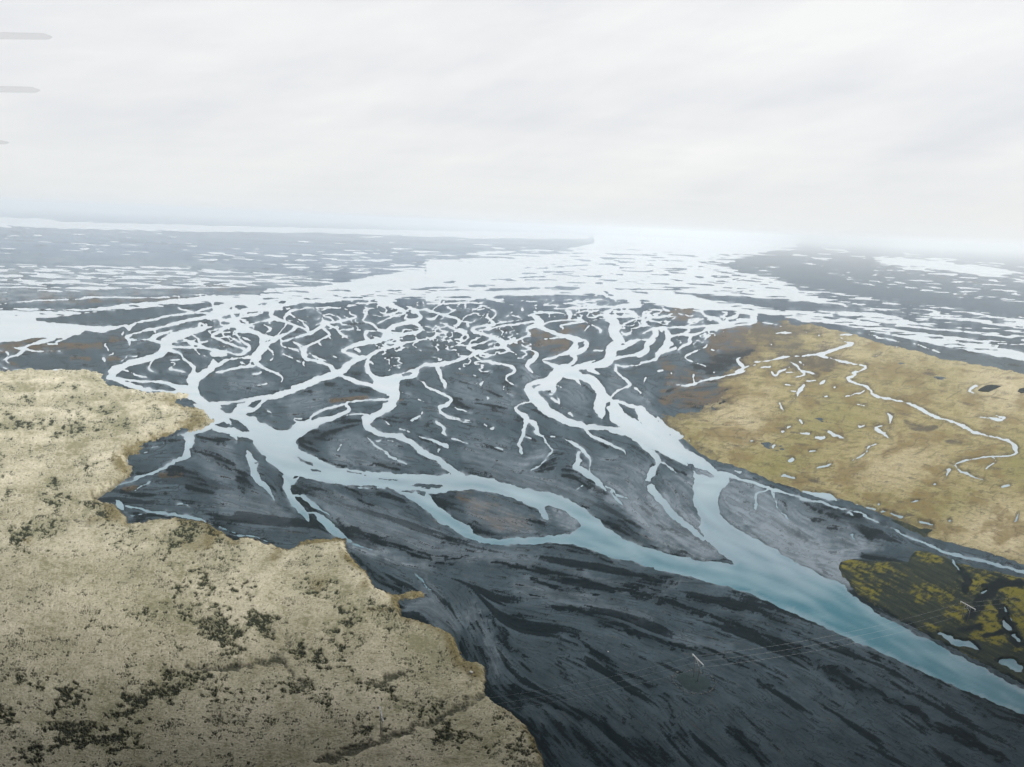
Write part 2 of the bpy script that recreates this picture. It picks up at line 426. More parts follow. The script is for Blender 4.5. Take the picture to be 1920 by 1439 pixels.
ISLE = """
a 975,937 1040,945 1110,970 1125,985 1040,975 985,955
a 330,395 450,383 560,370 680,345 800,325 1000,308 1160,310 1300,290 1480,275 1540,290 1690,315 1500,338 1380,368 1250,398 1180,430 1050,435 870,445 750,430 680,420 560,420 430,405
a 1690,1120 1720,1100 1780,1145 1690,1140
a 1725,940 1750,938 1740,955
b 820,205 930,190 970,190 850,210
b 1060,200 1200,180 1340,170 1300,185 1150,200
b 1640,200 1700,175 1880,168 1919,180 1700,203
b 580,220 620,212 690,210 640,232 590,235
b 390,250 440,232 500,230 470,252 400,256
b 440,190 520,182 500,200 450,205
b 840,258 850,238 1100,228 1280,232 1450,205 1460,215 1250,258 1100,270 850,270
b 0,225 100,222 110,240 50,255 0,250
b 130,290 200,250 260,245 330,275 200,298
b 610,280 690,262 700,275 640,290
b 1300,180 1380,165 1440,172 1330,190
b 325,1158 350,1128 400,1106 455,1106 440,1130 400,1155 350,1165
b 60,1190 90,1165 180,1155 205,1175 150,1225 100,1215
b 20,1330 95,1300 180,1360 120,1362
b 140,1275 200,1300 350,1385 250,1385 200,1355
b 460,575 500,560 480,590
b 780,620 810,618 800,640
b 1690,880 1760,850 1800,860 1720,900
b 320,770 350,760 360,790 330,795
c 500,122 620,102 850,90 1030,87 1035,112 900,122 600,125
c 1050,85 1200,78 1350,80 1380,95 1300,108 1060,112
c 1520,48 1600,50 1580,66 1540,62
c 1570,120 1590,115 1680,165 1640,165
c 1830,112 1880,110 1919,140 1850,130
c 1190,140 1300,135 1340,142 1220,150
c 1360,590 1420,580 1400,620 1350,620
c 1030,1035 1070,1020 1140,1045 1080,1058
c 1120,755 1180,730 1290,728 1300,745 1190,785
c 930,990 1040,955 1050,970 960,1000
c 1370,840 1440,820 1450,860 1520,880 1400,880
c 1745,600 1770,590 1780,605 1750,615
c 1600,1130 1640,1110 1650,1160 1610,1165
d 300,130 420,135 600,155 900,170 1300,200 1700,240 1919,265 2300,330 2300,345 1919,310 1600,308 1300,293 1050,265 800,230 650,215 450,160 320,150
d 1500,322 1700,315 1900,325 1650,332
d 1650,352 1919,345 2200,360 1919,377 1700,362
d 1080,75 1200,90 1280,105 1240,112 1120,90
d 0,130 60,130 70,150 0,145
d 0,215 30,210 60,240 0,240
d 130,545 200,530 230,560 180,580
d 110,600 150,595 200,620 160,630
d 195,480 220,485 230,510 200,505
d 0,190 100,225 140,240 20,230
f 680,345 700,340 760,370 840,410 800,410 720,380
f 790,435 880,450 880,460 800,445
f 1070,440 1200,475 1400,515 1600,520 1440,530 1250,495 1100,460
f 1610,570 1700,555 1850,560 1890,575 1850,590 1700,590
f 1040,555 1200,565 1430,585 1250,585 1100,575
f 1510,600 1640,620 1600,635 1540,615
f 320,375 350,370 345,395 325,390
f 1,65 90,50 165,100 120,108 60,95
f 125,30 230,60 320,130 240,132 190,100
f 200,160 290,190 330,240 260,200
g 30,655 0,632 160,627 200,608 400,605 600,640 750,690 880,750 940,800 950,850 1000,860 980,790 955,745 1000,735 1080,750 1160,800 1220,850 1245,900 1200,940 1180,965 900,990 650,1010 480,1000 390,970 350,900 280,870 190,810 100,740 60,700
g 0,560 60,555 150,575 60,590 0,590
h 370,372 400,398 480,440 540,450 600,490 560,500 470,480 430,440 390,430
p 520,576 560,570 600,572 560,580
"""
# tongues of sand inside the wide far water, streaks mixed by threshold:  bias polygons (value, feather px)
MIX = """
T 2.3 10 p -600,380 300,395 1000,440 1100,455 1080,470 900,485 300,492 -600,488
T 0.3 9 p -600,484 300,490 520,505 640,520 720,528 560,543 400,547 200,553 0,556 -600,565
T 1.0 7 p 300,462 700,465 1060,462 1090,474 960,502 760,524 600,520 500,502 300,490
B 0.5 6 p -600,562 0,572 160,574 330,568 430,562 330,584 100,590 0,598 -600,604
B 0.8 6 p 330,560 470,545 700,540 900,530 1000,545 700,556 500,566
B 1.9 8 p 1110,445 1420,480 1450,525 1450,560 1250,556 1000,552 700,548 820,530 1050,490
T 1.0 7 p 1350,492 1500,497 1480,515 1400,513
T 0.9 8 p 1500,530 1700,560 1920,588 2300,640 2300,720 1920,650 1700,612 1560,575 1440,545
B 0.7 7 p 1380,540 1600,585 1920,640 2500,750 2500,850 1920,675 1700,640 1560,605 1430,590 1300,560
T 2.5 10 p 1400,455 1700,470 2300,530 2300,600 1920,580 1600,540 1500,500
T 0.7 8 p 1500,455 1700,468 2300,540 2300,560 1900,505 1700,485 1560,478
"""
WET = """
f 1 700,200,50 800,260,60 850,320,40
f 1 820,130,60 900,170,80 1000,90,80 1150,50,70
f 1 870,360,12 1000,400,20 1300,440,14
f .8 1070,240,8 1250,320,14 1420,380,14
f 1 220,520,60 240,600,50 240,660,30
f .8 250,540,40 350,610,30
f 1 380,480,20 450,560,24 530,690,24
f 1 690,560,80 720,640,70 760,740,80 830,830,90 900,920,50
f .8 560,500,60 550,600,40
f .8 720,600,40 850,600,40 1050,690,16
f .8 1120,600,50 1200,700,40 1300,760,30
f .8 1380,640,40 1480,680,50 1570,740,40
f .7 1050,745,10 1230,775,12
f 1 1780,640,30 1850,700,80 1919,740,60
f 1.2 1000,850,40 1120,950,70 1300,1000,80 1500,1070,70 1750,1160,40
f .8 1300,970,14 1600,1030,10
f 1 1130,1120,40 1250,1240,60 1350,1370,70 1500,1439,60
f .8 1650,1330,30 1700,1360,30
f .8 1780,1250,30 1880,1310,40
f .8 1830,1210,30 1919,1200,40
f .7 0,850,10 300,850,10 550,880,8
f .7 10,200,40 150,220,14
f .6 0,360,10 130,380,12
f .8 1700,200,30 1850,240,30
f .6 1680,760,30 1760,850,30
f .7 1820,1000,40 1919,1030,40
f .6 1300,380,60 1500,430,60
f .7 1650,30,50 1500,60,50 1400,40,60
e 1 1620,160,40 1700,200,60 1850,210,60
e 1 1580,270,50 1750,330,70 1900,400,50
e 1 1400,450,60 1550,480,60 1700,570,50
e 1 1540,570,60 1640,600,60 1760,610,30
e 1 1350,690,24 1500,720,20 1730,715,10
e .9 1030,650,60 1150,680,50 1250,650,30
e .8 1250,540,30 1350,540,30
e 1.1 1050,830,50 1300,820,40 1500,830,16 1919,890,20
e 1 1200,240,40 1350,200,50 1480,170,30
e .8 1050,400,40 1150,500,20 1280,440,20
e 1 1780,900,40 1919,980,60
e .7 1370,590,30 1340,690,20
g 1.1 60,680,70 200,690,90
g 1 360,910,70 450,960,70 560,970,50
g 1 700,690,24 820,740,20 920,800,16
g .8 830,860,50 950,910,50
g .9 980,750,24 1080,750,20 1180,820,14 1240,880,10
g .9 1380,830,60 1500,880,70 1600,900,90 1700,1000,60 1919,1110,24
g .9 1250,740,20 1400,800,30
g 1 1120,480,60 1200,470,80 1280,520,60 1380,600,50 1480,660,30
g .9 940,440,50 1030,380,50
g .9 740,480,24 800,450,30
g .8 820,140,40 870,190,30
g .9 1390,200,50 1470,250,40
g .8 1490,380,14 1600,350,14
g 1 1870,450,40 1880,510,30
g .8 70,990,30 200,1030,50 380,1100,40
g 1 800,1040,16 1000,1060,30 1200,1070,40 1350,1130,30 1500,1200,16
g .7 1040,1090,30 1130,1140,20
g 1 100,1220,30 300,1150,16 380,1155,12
g 1 80,1280,40 150,1310,30
g 1 560,1210,20 700,1230,40 860,1260,40 1000,1290,40 1200,1370,50 1500,1400,50 1919,1420,60
g .9 900,1350,40 1100,1400,50
g .8 1240,1250,40 1500,1290,40 1919,1380,40
g .6 480,30,10 700,90,12
g .8 540,180,14 650,240,16
g .6 500,340,16 700,400,12
g .6 230,430,40 370,440,20
g .7 1660,740,20 1740,780,14
g .7 200,20,20 240,60,14
g .5 300,200,10 700,330,14
g .5 200,140,10 600,220,12
h 1 120,900,20 250,930,40 400,960,50 470,1010,20
h 1 510,1010,30 620,1070,40
h 1 560,1170,20 650,1170,40 760,1190,30
h .9 200,1070,20 300,1120,50 370,1150,30
h 1 0,1040,30 100,1090,20
h 1 750,510,30 850,530,30 960,600,24
h .8 770,570,14 800,610,20 870,640,30
h .8 860,690,30 900,700,20
h .8 1130,680,30 1180,720,30 1210,880,14
h 1 1280,950,40 1340,1020,40
h .9 1400,730,60 1550,760,40 1750,870,30
h .8 1450,850,60 1600,830,60 1800,830,50
h .7 1520,960,50 1700,930,40
h .9 1800,900,80 1919,950,80
h .9 1850,1150,60 1919,1180,80
h .5 1000,960,40 1200,1070,50 1400,1150,30
h .9 1480,1240,30 1570,1300,40
h 1.1 0,1370,70 100,1390,60 280,1360,20
h .9 130,430,50 130,500,30
h .8 240,430,40 350,460,40 370,500,24
h .8 380,640,40 420,720,20 520,850,14
h .6 0,700,60 200,850,40 400,930,30
k 1 150,40,30 350,110,50 500,130,40 650,140,16
k 1.1 400,0,60 700,90,50 950,140,50 1200,220,40 1500,310,50 1750,410,60 1919,500,60
k 1 1000,60,60 1150,90,60 1250,40,20
k .9 1350,170,40 1600,220,50 1919,300,50
k 1 300,220,40 600,290,80 850,380,90 1050,480,60 1300,550,30 1600,620,30
k 1 0,310,60 100,400,70 400,400,50 500,460,40 620,580,40 720,690,60 900,780,40 1100,830,20
k .7 1050,270,24 1250,410,20
k .5 900,590,60 1080,680,40
k .8 1450,550,20 1700,650,40 1919,830,40
k .7 700,750,90 800,860,60
k .8 850,860,40 1000,980,30
k .9 1130,920,40 1220,1090,40 1300,1250,50
k 1 0,880,90 300,960,60 700,1110,60 820,1250,70 950,1280,160 1100,1400,140
k .7 700,1000,20 900,1150,20
k .7 350,680,40 420,760,30
k .9 1640,1170,60 1800,1310,80 1919,1400,60
k .9 300,1150,120 500,1260,120 700,1400,120
k .9 80,1100,90 200,1250,120 280,1400,120
k .8 0,550,50 100,650,40 190,760,30
k .6 300,500,80 420,590,30
l .9 0,310,40 150,360,20
l 1.2 0,480,60 200,570,60 400,690,60 600,770,60 900,920,50 1130,1020,40 1250,1120,60 1420,1180,80 1600,1300,50 1800,1400,40
l .9 450,540,50 700,620,50 950,690,30
l .8 430,740,20 580,890,24
l .8 640,850,50 690,950,24
l .9 950,640,40 1100,720,40 1350,820,30 1600,920,40 1919,1060,50
l .7 0,750,30 250,900,30 500,1050,24
l .8 1550,1000,50 1919,1100,90
l .6 100,400,40 300,450,30
l .5 0,1000,30 400,1200,30 800,1400,30
l .5 900,1000,30 1200,1250,30
j .9 1700,230,30 1770,350,40 1820,500,40
j 1 1850,420,70 1919,560,60
j .8 1600,400,60 1650,560,60 1750,700,60
j 1 1530,500,60 1560,600,80 1620,700,90
j 1.1 1640,760,80 1750,900,120 1900,1000,120
j .7 1300,380,20 1420,400,20
j .9 1290,110,20 1330,160,16
j .9 1000,100,30 1080,230,30
j .7 860,30,40 950,90,30 1050,100,20
b .9 1000,940,60 1060,960,50
b .8 850,1050,60 870,1080,50
b .8 1250,1020,50 1400,1040,60
b .8 1220,860,40 1300,880,50
b .8 880,1380,80 1100,1330,90 1300,1300,60
b .8 1750,960,60 1850,1000,40
b .7 1700,1150,40 1900,1180,30
b .7 1600,720,60 1700,740,50
b .7 300,980,30 600,1040,30 850,940,24
b .6 1450,860,20 1550,840,30
b .8 480,1340,30 560,1370,30
b .6 440,700,50 520,740,30
c .8 200,900,40 350,970,40 500,1050,40
c .9 250,1100,60 320,1160,50
c .8 430,1120,40 700,1180,40
c 1 700,960,70 740,990,60
c .7 500,860,40 620,880,30
c .8 300,1200,20 700,1290,24
c .8 10,1320,60 60,1300,30
c .9 820,1270,30 890,1290,30
c .9 980,1200,50 1060,1270,50
c .7 1400,960,40 1480,1040,30
c .8 1200,1190,20 1320,1240,20 1500,1300,16
c .8 1600,1370,20 1750,1400,16
c .7 1560,930,30 1600,1000,20
c .7 1070,1010,30 1140,1040,20
c .6 560,960,60 640,1080,60
c .6 780,900,50 850,880,40
d .9 0,1040,14 200,1170,20
d .8 80,1260,20 250,1400,24 300,1439,24
d 1 650,740,60 850,740,90 1000,690,70
d .9 600,860,50 800,830,60 500,790,60
d .9 1000,900,40 1150,880,40 1100,830,40
d .8 1330,870,40 1400,850,40
d .8 1650,750,60 1800,820,60 1500,780,40
d .8 400,1150,40 700,1170,40 900,1030,30 1100,1040,20
d .7 300,1000,60 200,1080,50
"""
SILT = """
p 1.2 1425,985,40 1480,1020,50 1560,1062,50 1592,1090,26
p .9 1230,935,26 1290,990,40 1330,1030,30
p .9 1120,905,20 1200,960,30 1270,1010,30
p .8 1380,920,50 1450,980,60 1520,1040,60
f .4 150,720,200 400,780,200 560,850,120
f .45 900,680,120 1150,850,200 1500,950,200 1850,1080,160
f .4 1100,300,200 1400,330,200
f .35 0,300,200 100,450,160
g .4 0,1090,120 500,1130,100 900,1180,70
g .4 450,780,160 700,880,160 850,950,100
g .4 450,300,200 900,560,200 1200,680,120
g .45 1300,450,140 1600,450,200 1750,600,200
h .5 0,600,200 150,820,160
h .5 300,600,160 350,750,120
h .45 850,750,200 1250,800,200 1600,1000,200
b .35 150,900,120 450,950,100
b .35 750,1150,140 950,1100,120
c .35 1300,1050,200 1350,1180,140
c .35 1700,960,120 1800,1080,160
c .3 350,1050,200 700,1100,200
j .35 1300,250,120 1500,380,100
k .3 100,100,120 600,200,60 1000,330,60
k .25 1200,480,60 1600,560,60
p .8 -300,525,56 0,525,56 300,522,50 480,528,36 600,532,20
f .8 1110,1040,60 1250,1090,80 1400,1140,60 1550,1210,50 1800,1240,30
f .5 960,870,60 1010,960,60
g .7 780,420,50 880,340,60 950,270,40
g .5 1350,680,40 1180,600,40
g .6 1500,640,50 1600,740,60 1750,850,40 1919,1020,60
g 1 1100,800,60 1200,880,70 1230,940,60
g .7 960,800,50 990,850,40
g .5 400,1150,40 600,1190,30 900,1210,20
g .4 1800,520,70 1700,560,60
h .8 0,900,50 200,1040,60 400,1170,50
h .9 430,500,80 600,520,90
h .7 700,800,100 900,950,100 1100,1060,80 1400,1200,90 1600,1250,100
h .7 800,720,80 1000,850,110 1200,1000,90
h .8 1700,900,50 1740,1000,40 1850,1080,50
h .8 1500,1180,50 1700,1120,50 1900,1090,50
h .6 450,900,80 600,1000,90 800,1100,90
h .5 1230,730,50 1290,860,40
d .6 50,1100,80 100,1200,60
k .6 1160,90,20 1280,30,20
k .6 500,-10,20 900,110,24 1100,150,20
n .9 60,700,90 150,650,80 300,640,70 500,600,60 650,560,50
h .9 1350,1180,160 1600,1200,130 1500,1290,100
h .6 760,880,160 900,1000,160 1200,1130,160
h .5 0,500,160 20,650,100
n .7 420,400,40 430,550,24 550,600,30
n .6 230,750,40 280,830,30
j .6 1230,30,40 1290,110,30 1350,150,40 1300,210,30 1150,230,40 1100,270,30
j .5 1620,250,50 1700,420,60 1790,560,50 1800,720,40
c .5 900,830,80 960,950,60
c .4 1650,960,60 1750,960,60
"""
SILTWATER = """
l .45 1280,430,140 1450,510,140 1600,580,140
l .45 1750,640,160 1900,700,160
n .5 1560,960,120 1750,1120,120 1830,1371,140
n .7 0,165,60 600,330,60 1300,650,60 1919,790,60
h .9 450,860,160 700,960,220 1000,1100,200 1300,1230,200 1500,1320,120
h .7 100,620,60 300,850,60 600,1080,100
h .6 0,900,50 400,1170,60
h .6 430,500,80 600,520,90
f .3 300,20,200 560,260,300
"""
RUST = """
p .4 -300,535,40 0,535,40 300,530,30 480,535,20
a .8 0,640,60 250,640,60 600,630,50 900,620,40
a .7 650,740,30 800,740,26
a .8 980,735,30 1080,735,26
a .6 1000,560,40 1140,560,30
a .8 100,590,30 400,560,30
a .6 500,540,30 580,545,20
a .6 90,790,40 150,800,30
a .5 0,180,50 500,170,50 1100,140,50 1919,90,40
a .6 400,215,26 1000,215,26 1919,180,24
c .8 950,500,60 1080,510,50
c .8 1040,600,80 1250,590,90 1150,650,80
c .7 1230,490,50 1400,460,50
c .6 1230,395,30 1300,390,30
c .6 780,600,40 900,590,30 960,680,30
d .9 330,330,90 430,340,80
d .8 700,600,160 1000,620,200 1300,650,200
d .9 800,520,140 1000,500,140 1300,560,160
d .8 1500,600,200 1600,800,200
d .7 700,720,80 680,760,60
d .6 200,770,60 450,900,100
d .7 300,930,100 700,960,100 1000,940,100
d .8 250,1080,120 500,1100,120 700,1080,100
d .6 1200,830,100 1400,900,100
b 1.4 1060,1115,26 1150,1105,26 1250,1100,30 1380,1085,26
b 1.2 1660,1105,16 1700,1105,12
b .8 1740,625,20
e 1.3 1320,490,30 1480,485,30
e 1.3 1020,610,30 1100,590,30
g .5 300,650,80 500,800,160 750,900,140
g .4 850,850,60
"""
LAVA = """
p 0,694 60,693 100,695 140,693 202,701 191,709 208,722 235,727 271,735 298,737 354,740 352,746 333,752 331,755 354,763 381,770 400,787 403,790 376,805 339,812 310,824 275,835 252,853 238,858 241,872 252,876 248,890 238,902 206,920 179,938 211,943 229,961 241,970 241,982 287,975 328,971 367,977 394,984 420,998 440,1014 457,1007 476,1009 496,1018 542,1031 560,1014 595,1006 629,1007 650,1014 652,1028 664,1051 684,1067 698,1090 705,1104 730,1111 740,1116 765,1106 790,1103 803,1113 800,1125 775,1128 752,1131 750,1138 752,1150 755,1156 802,1169 850,1189 862,1219 872,1241 895,1240 911,1250 912,1279 910,1300 935,1325 960,1339 985,1361 1005,1391 1020,1424 1030,1480 1050,1900 -900,1900 -900,690
"""
ROCK = """
e 1 650,450,50 720,400,40
e 1 450,560,50 490,600,40
e 1 20,700,30 110,650,40
e 1 280,690,30 400,680,30 560,740,60 640,700,40
e 1 700,770,60 850,740,50 800,790,40
e 1 100,1060,70 200,970,70 400,860,30 500,830,20
e 1 350,990,30 470,950,30
e 1 780,870,30 900,820,40
e 1 850,960,30 1000,930,20
e 1 980,970,30 1200,970,20
e 1 1000,1090,30 1100,1090,20
e .8 850,1040,20 1280,1030,30
e 1 1370,1130,40 1400,1100,40 1500,1070,50
e 1 1350,1240,30 1460,1250,30
e 1 1580,1300,60 1680,1320,20
e 1 1330,1360,30 1380,1370,20
e 1 1700,1390,80 1800,1410,60
e 1 1880,1070,30 1919,1060,30
e 1 1720,1210,20 1900,1200,30
e 1 400,1380,40 450,1390,30
e 1 600,1350,30 680,1350,20
e 1 0,130,60 150,100,60 350,80,40
e 1 280,20,20 500,40,10
e 1 470,190,40 620,170,30 650,60,40
e 1 900,90,60 1100,40,20
e 1 1050,110,40 1100,110,30
e 1 670,130,30 700,125,20
e .8 0,280,20 250,260,20
e .9 1500,880,60 1600,960,80 1450,1000,80
e .8 1650,880,60 1700,1000,60
e .6 900,180,20 1100,160,20
e .7 370,400,14 440,430,14
e 1 660,1190,16 690,1220,14
a 1 100,1000,40 180,1000,30
a 1 180,1130,60 330,1100,30
a 1 450,1030,40 650,960,20
a 1 780,950,30 900,970,30
a .8 820,1050,20 1000,1080,20
a .8 400,1230,20 600,1170,14
a 1 850,1230,40 950,1230,50 1100,1170,40
a .8 850,1260,20 1000,1290,20
a 1 500,1340,30 700,1340,30
a 1 0,1290,30 150,1270,40 250,1350,40
a .8 1330,1220,20 1430,1225,20
a .8 1450,1250,30 1500,1290,20
a .8 1150,1340,30 1200,1370,20
a .7 0,860,14 130,855,14
a .8 300,890,20 200,960,20
a .8 1150,1080,20 1250,1100,16
a .7 600,1110,14 850,1140,14
a .8 720,1390,40 980,1350,40
a .8 1280,1350,20 1400,1290,24
i 1 1460,10,30 1560,10,20
i 1 1210,40,20 1260,60,14
i 1 1270,200,50 1380,140,50
i 1 1500,210,40 1560,150,50 1640,100,50
i 1 1850,80,60 1919,100,40
i 1 1830,230,40 1900,180,40
i 1 1130,310,40 1160,330,30
i .9 870,345,16 990,350,14
i .9 620,400,20 690,395,16
i 1 700,425,20 820,425,24
i .8 800,270,30 900,290,20
i 1 1370,350,50 1500,390,90 1650,440,120 1750,520,110 1700,640,60
i 1 1800,470,60 1919,420,80
i 1 1370,570,60 1300,560,30
i 1 1550,330,40 1700,330,50
i 1.2 1000,700,24 1045,680,14
i 1 1220,760,60 1400,820,110 1550,800,60
i 1 1130,940,110 1300,900,60
i 1 930,1030,80 1050,980,60
i 1 1050,1130,80 900,1090,60
i 1 380,1170,70 470,1060,70 540,930,90 560,870,60
i 1 60,1050,90 20,1180,60
i 1 150,840,40 250,870,60 370,840,30
i .8 320,750,40 360,740,30
i 1 450,1200,60 700,1190,90 780,1300,80 600,1270,80
i 1 200,1420,50 350,1360,70 520,1300,60
i 1 840,1370,70 950,1240,90
i .8 1500,930,40 1700,930,40 1850,920,40
i 1 640,1070,30 590,1090,20
i .7 1200,270,60 1420,290,60
i .8 370,80,30 400,70,20
j 1 40,380,80 100,360,50
j 1 0,450,60 60,460,40 120,435,14
j 1 430,200,40 470,120,50 500,60,60 560,100,40
j 1 580,220,30 700,240,20 830,230,20
j 1 820,280,50 1000,280,40 1060,280,30
j 1 720,330,60 620,420,70 520,470,40
j 1 600,530,60 540,560,30
j 1 330,540,70 370,600,80 300,620,50
j 1 470,670,70 500,710,50
j 1 720,770,80 680,720,30
j 1 690,870,50 760,860,30
j .8 600,820,30 620,830,20
j 1 1440,740,30 1480,740,20
j .8 800,500,20 830,500,16
j .8 1020,420,24 1060,430,20
j .9 270,310,20 300,290,14
j .8 600,130,30 680,190,20
j 1 860,900,60 920,900,40
j 1 990,960,40 1150,1010,50 1300,1060,60 1200,1080,60
j 1 1430,1170,80 1450,1250,60 1600,1280,60 1700,1270,40
j 1 1800,1300,40 1919,1370,40
j .8 1850,1160,50 1880,1180,40
j .9 800,1210,60 950,1190,60
j .6 200,820,60 350,900,80 500,1000,80
j .8 100,940,40 130,950,30
j .7 1050,700,30 1200,800,30 1350,780,30
j .9 10,950,30
j .7 780,120,40 850,130,30
j .7 900,370,20 1050,450,20 1250,480,16
j .6 1350,700,10 1500,660,20
k .7 60,1200,60 130,1330,60
k .9 0,1350,50 120,1390,40
"""
CRACK = """
i 1 1380,710,24 1500,735,40 1700,740,50 1919,690,50 2100,680,40
j 1.2 915,855,24 960,830,36 1010,805,46 1060,795,34 1120,778,10
j 1 960,930,20 1060,990,24 1200,1020,24 1310,1050,24
j 1 1320,1050,16 1450,960,18 1600,850,30
j 1 500,1439,60 750,1340,70 1000,1265,56 1250,1165,50 1450,1080,46 1650,950,50 1780,880,80
i .5 270,130,14 370,140,10 470,165,10 600,160,10
e .8 600,840,40 660,900,40 760,880,20
e .7 460,1020,30 700,940,30 900,880,30
j .5 1240,705,10 1350,690,10 1480,700,14
j .7 250,480,40 180,700,60 400,900,70
"""
FRINGE = """
e 1 960,400,80 1000,470,60 1060,430,60
e 1 1050,290,80 1150,260,60 1300,190,40 1500,120,30 1650,60,40
e 1 900,780,80 980,820,80 900,880,50
e .8 700,660,30 800,650,30
e .8 450,680,20 650,690,20
e 1 190,1050,40 270,1050,40
e 1 1740,960,80 1700,1090,60
e .8 700,900,40 900,850,50
e .6 1500,1060,80 1650,1100,60
a 1 1500,1130,50 1700,1180,50 1850,1250,50 1600,1370,40
a .6 1250,1160,40 1450,1160,40
a .8 600,850,12 800,860,14 950,880,14
a .6 1350,1060,40 1600,1070,40
f 1 700,1030,50 850,1020,60 1000,1010,60 1070,1030,40
f .9 1050,1160,50 1200,1260,50
f .9 500,1200,60 550,1110,40
f .9 0,960,80 60,940,50
f .7 830,1390,60 950,1380,40
f .8 500,1040,20 620,1090,20
j 1 1100,150,80 1200,130,90 1260,140,60
j 1 830,90,50 780,120,30
j 1 1050,200,50 1080,260,40
j .8 1100,350,30 1250,400,30 1400,460,40
j 1 1450,500,60 1480,600,60 1520,680,60
j 1 1560,700,90 1650,760,90
j .8 470,90,60 450,160,50
j .7 820,290,40 1000,290,40
j .7 330,640,50
j .6 850,880,50
k .8 120,1200,40 190,1330,40 230,1439,40
k .5 450,1250,60 550,1300,60
"""
GRASS = """
p 1419,606 1440,601 1470,602 1540,606 1600,620 1660,640 1719,652 1773,668 1828,677 1920,694 2500,790 2500,1230 2100,1120 1920,1066 1828,1037 1730,1011 1686,986 1631,961 1572,942 1500,927 1452,914 1406,892 1370,878 1328,866 1301,849 1276,827 1246,803 1228,785 1237,775 1304,765 1345,752 1350,730 1340,715 1370,690 1400,660 1380,640 1390,620
"""
STRAW = """
m 1 1919,560,300 1700,680,260 1500,600,200
m .8 900,260,160 1300,350,160 1800,460,160
m .8 200,90,120 700,160,100
n 1 1919,560,280 1500,480,220 1200,440,120
n .8 1900,300,200 1500,320,200
m .9 700,1250,200 1100,1200,200
h .9 700,100,120 1000,60,160 800,200,120
d .9 500,1330,160 900,1200,160 1200,1100,120
n .7 700,60,100 900,130,100
m .6 300,200,160 700,320,120
h .6 1550,560,120 1800,460,160
"""
GDARK = """
h 1 620,370,12 660,345,14 760,320,10 900,312,9 1100,308,8 1250,298,10 1400,285,6 1600,270,5 1850,262,5
h .8 560,300,50 640,350,30
h .7 450,240,50 540,300,60
h .6 1120,390,10 1140,340,10 1210,310,12
h .6 1480,240,10 1560,260,8 1530,235,8
h .8 1919,420,6 1800,470,8 1700,530,10 1680,590,10 1750,650,10 1919,720,10
h .6 1300,440,60 1400,520,60 1500,560,40
h .5 650,290,8 850,320,8
h .6 300,60,80 350,30,60
h .6 1280,200,30 1400,190,30
h .7 740,430,20 1000,540,30 1300,640,30 1600,720,30 1919,800,20
h .5 1000,400,30 1200,420,30 1290,380,40
m .9 480,210,6 700,260,7 1000,310,8 1300,370,8 1600,415,7 1850,450,5
m .8 640,1080,6 900,1065,7 1200,1040,7 1550,1010,7
m .6 1550,1010,8 1700,1010,8 1780,1020,10
m .9 0,1130,6 200,1115,6 540,1100,4
m 1 900,870,30 950,920,60 1050,940,60 1160,930,40
m .9 1260,1050,40 1370,1065,40
m .7 730,1125,16 770,1135,14
m .6 1010,440,16 1050,430,16
m .6 1100,440,60 1200,450,60
m .6 1110,560,14 1150,610,14
m .5 680,680,8 1000,690,10
m .5 1400,640,30 1450,610,24
m .6 980,1070,8 1100,1110,10 1150,1150,8
m .7 430,1371,6 550,1290,8 750,1210,6
m .6 1200,1340,24 1260,1280,20
m .8 1640,1280,30 1740,1285,24
m .7 1750,970,12 1830,975,12
m .5 540,700,10 700,790,12 900,900,10
m .6 200,720,14 0,720,20
m .6 130,460,200 350,400,160 200,220,140
m .6 60,360,120
m .4 300,1000,60 500,980,60 650,1010,60
m .5 0,1290,60 100,1371,60
m .8 1880,600,24 1960,600,24
m .6 1700,720,12 1820,740,8
n .7 390,60,10 400,20,10 450,0,10
n .7 400,80,8 600,180,10 700,230,12
n .6 740,130,14 820,145,12
n .7 900,310,30 1080,320,30 1150,400,24
n .6 1600,50,40 1750,0,30
n .5 1280,520,10 1500,560,12 1700,620,8
n .5 1550,300,40 1700,350,40 1850,360,30
n .9 500,240,16 800,330,40 1050,400,50 1180,430,40 1080,480,30
n .6 600,40,10 900,10,10
n .5 850,180,24 1200,160,24
d .7 1400,1230,20 1300,1240,20
d .6 1350,1220,10 1470,1320,14
d .6 600,1400,8 900,1370,8 1280,1360,8
d .5 800,1300,6 1200,1230,6
d .6 950,1439,20 1300,1400,20 1600,1430,20
d .6 1500,1000,20 1800,1100,20 1900,1180,20
d .5 1000,1050,14 1250,1060,14
d .9 1050,420,120 1150,560,200 1400,600,200 1300,720,160 1550,760,200 1700,800,120
"""
GREEN = """
m 1 1919,1200,200 1750,1230,100 1900,1300,160
m .6 1890,1020,60
n .5 1000,250,160 1500,220,160
h .8 1100,400,160 1400,330,140 900,420,120
h .6 1300,100,160 1600,50,160
h .7 500,180,120 420,100,100
m .6 300,700,200 500,850,200
m .5 900,480,120 1400,500,100 1500,700,140
n .5 600,200,120 800,250,100
"""
MARSH = """
p 1569,1062 1574,1052 1600,1046 1660,1050 1700,1052 1712,1032 1740,1030 1765,1040 1790,1052 1830,1062 1920,1082 2300,1170 2300,1485 1920,1290 1815,1235 1740,1197 1668,1158 1640,1140 1614,1126 1600,1112 1588,1098 1575,1082
p 1640,966 1690,974 1730,985 1768,995 1745,1005 1735,1014 1690,990
"""
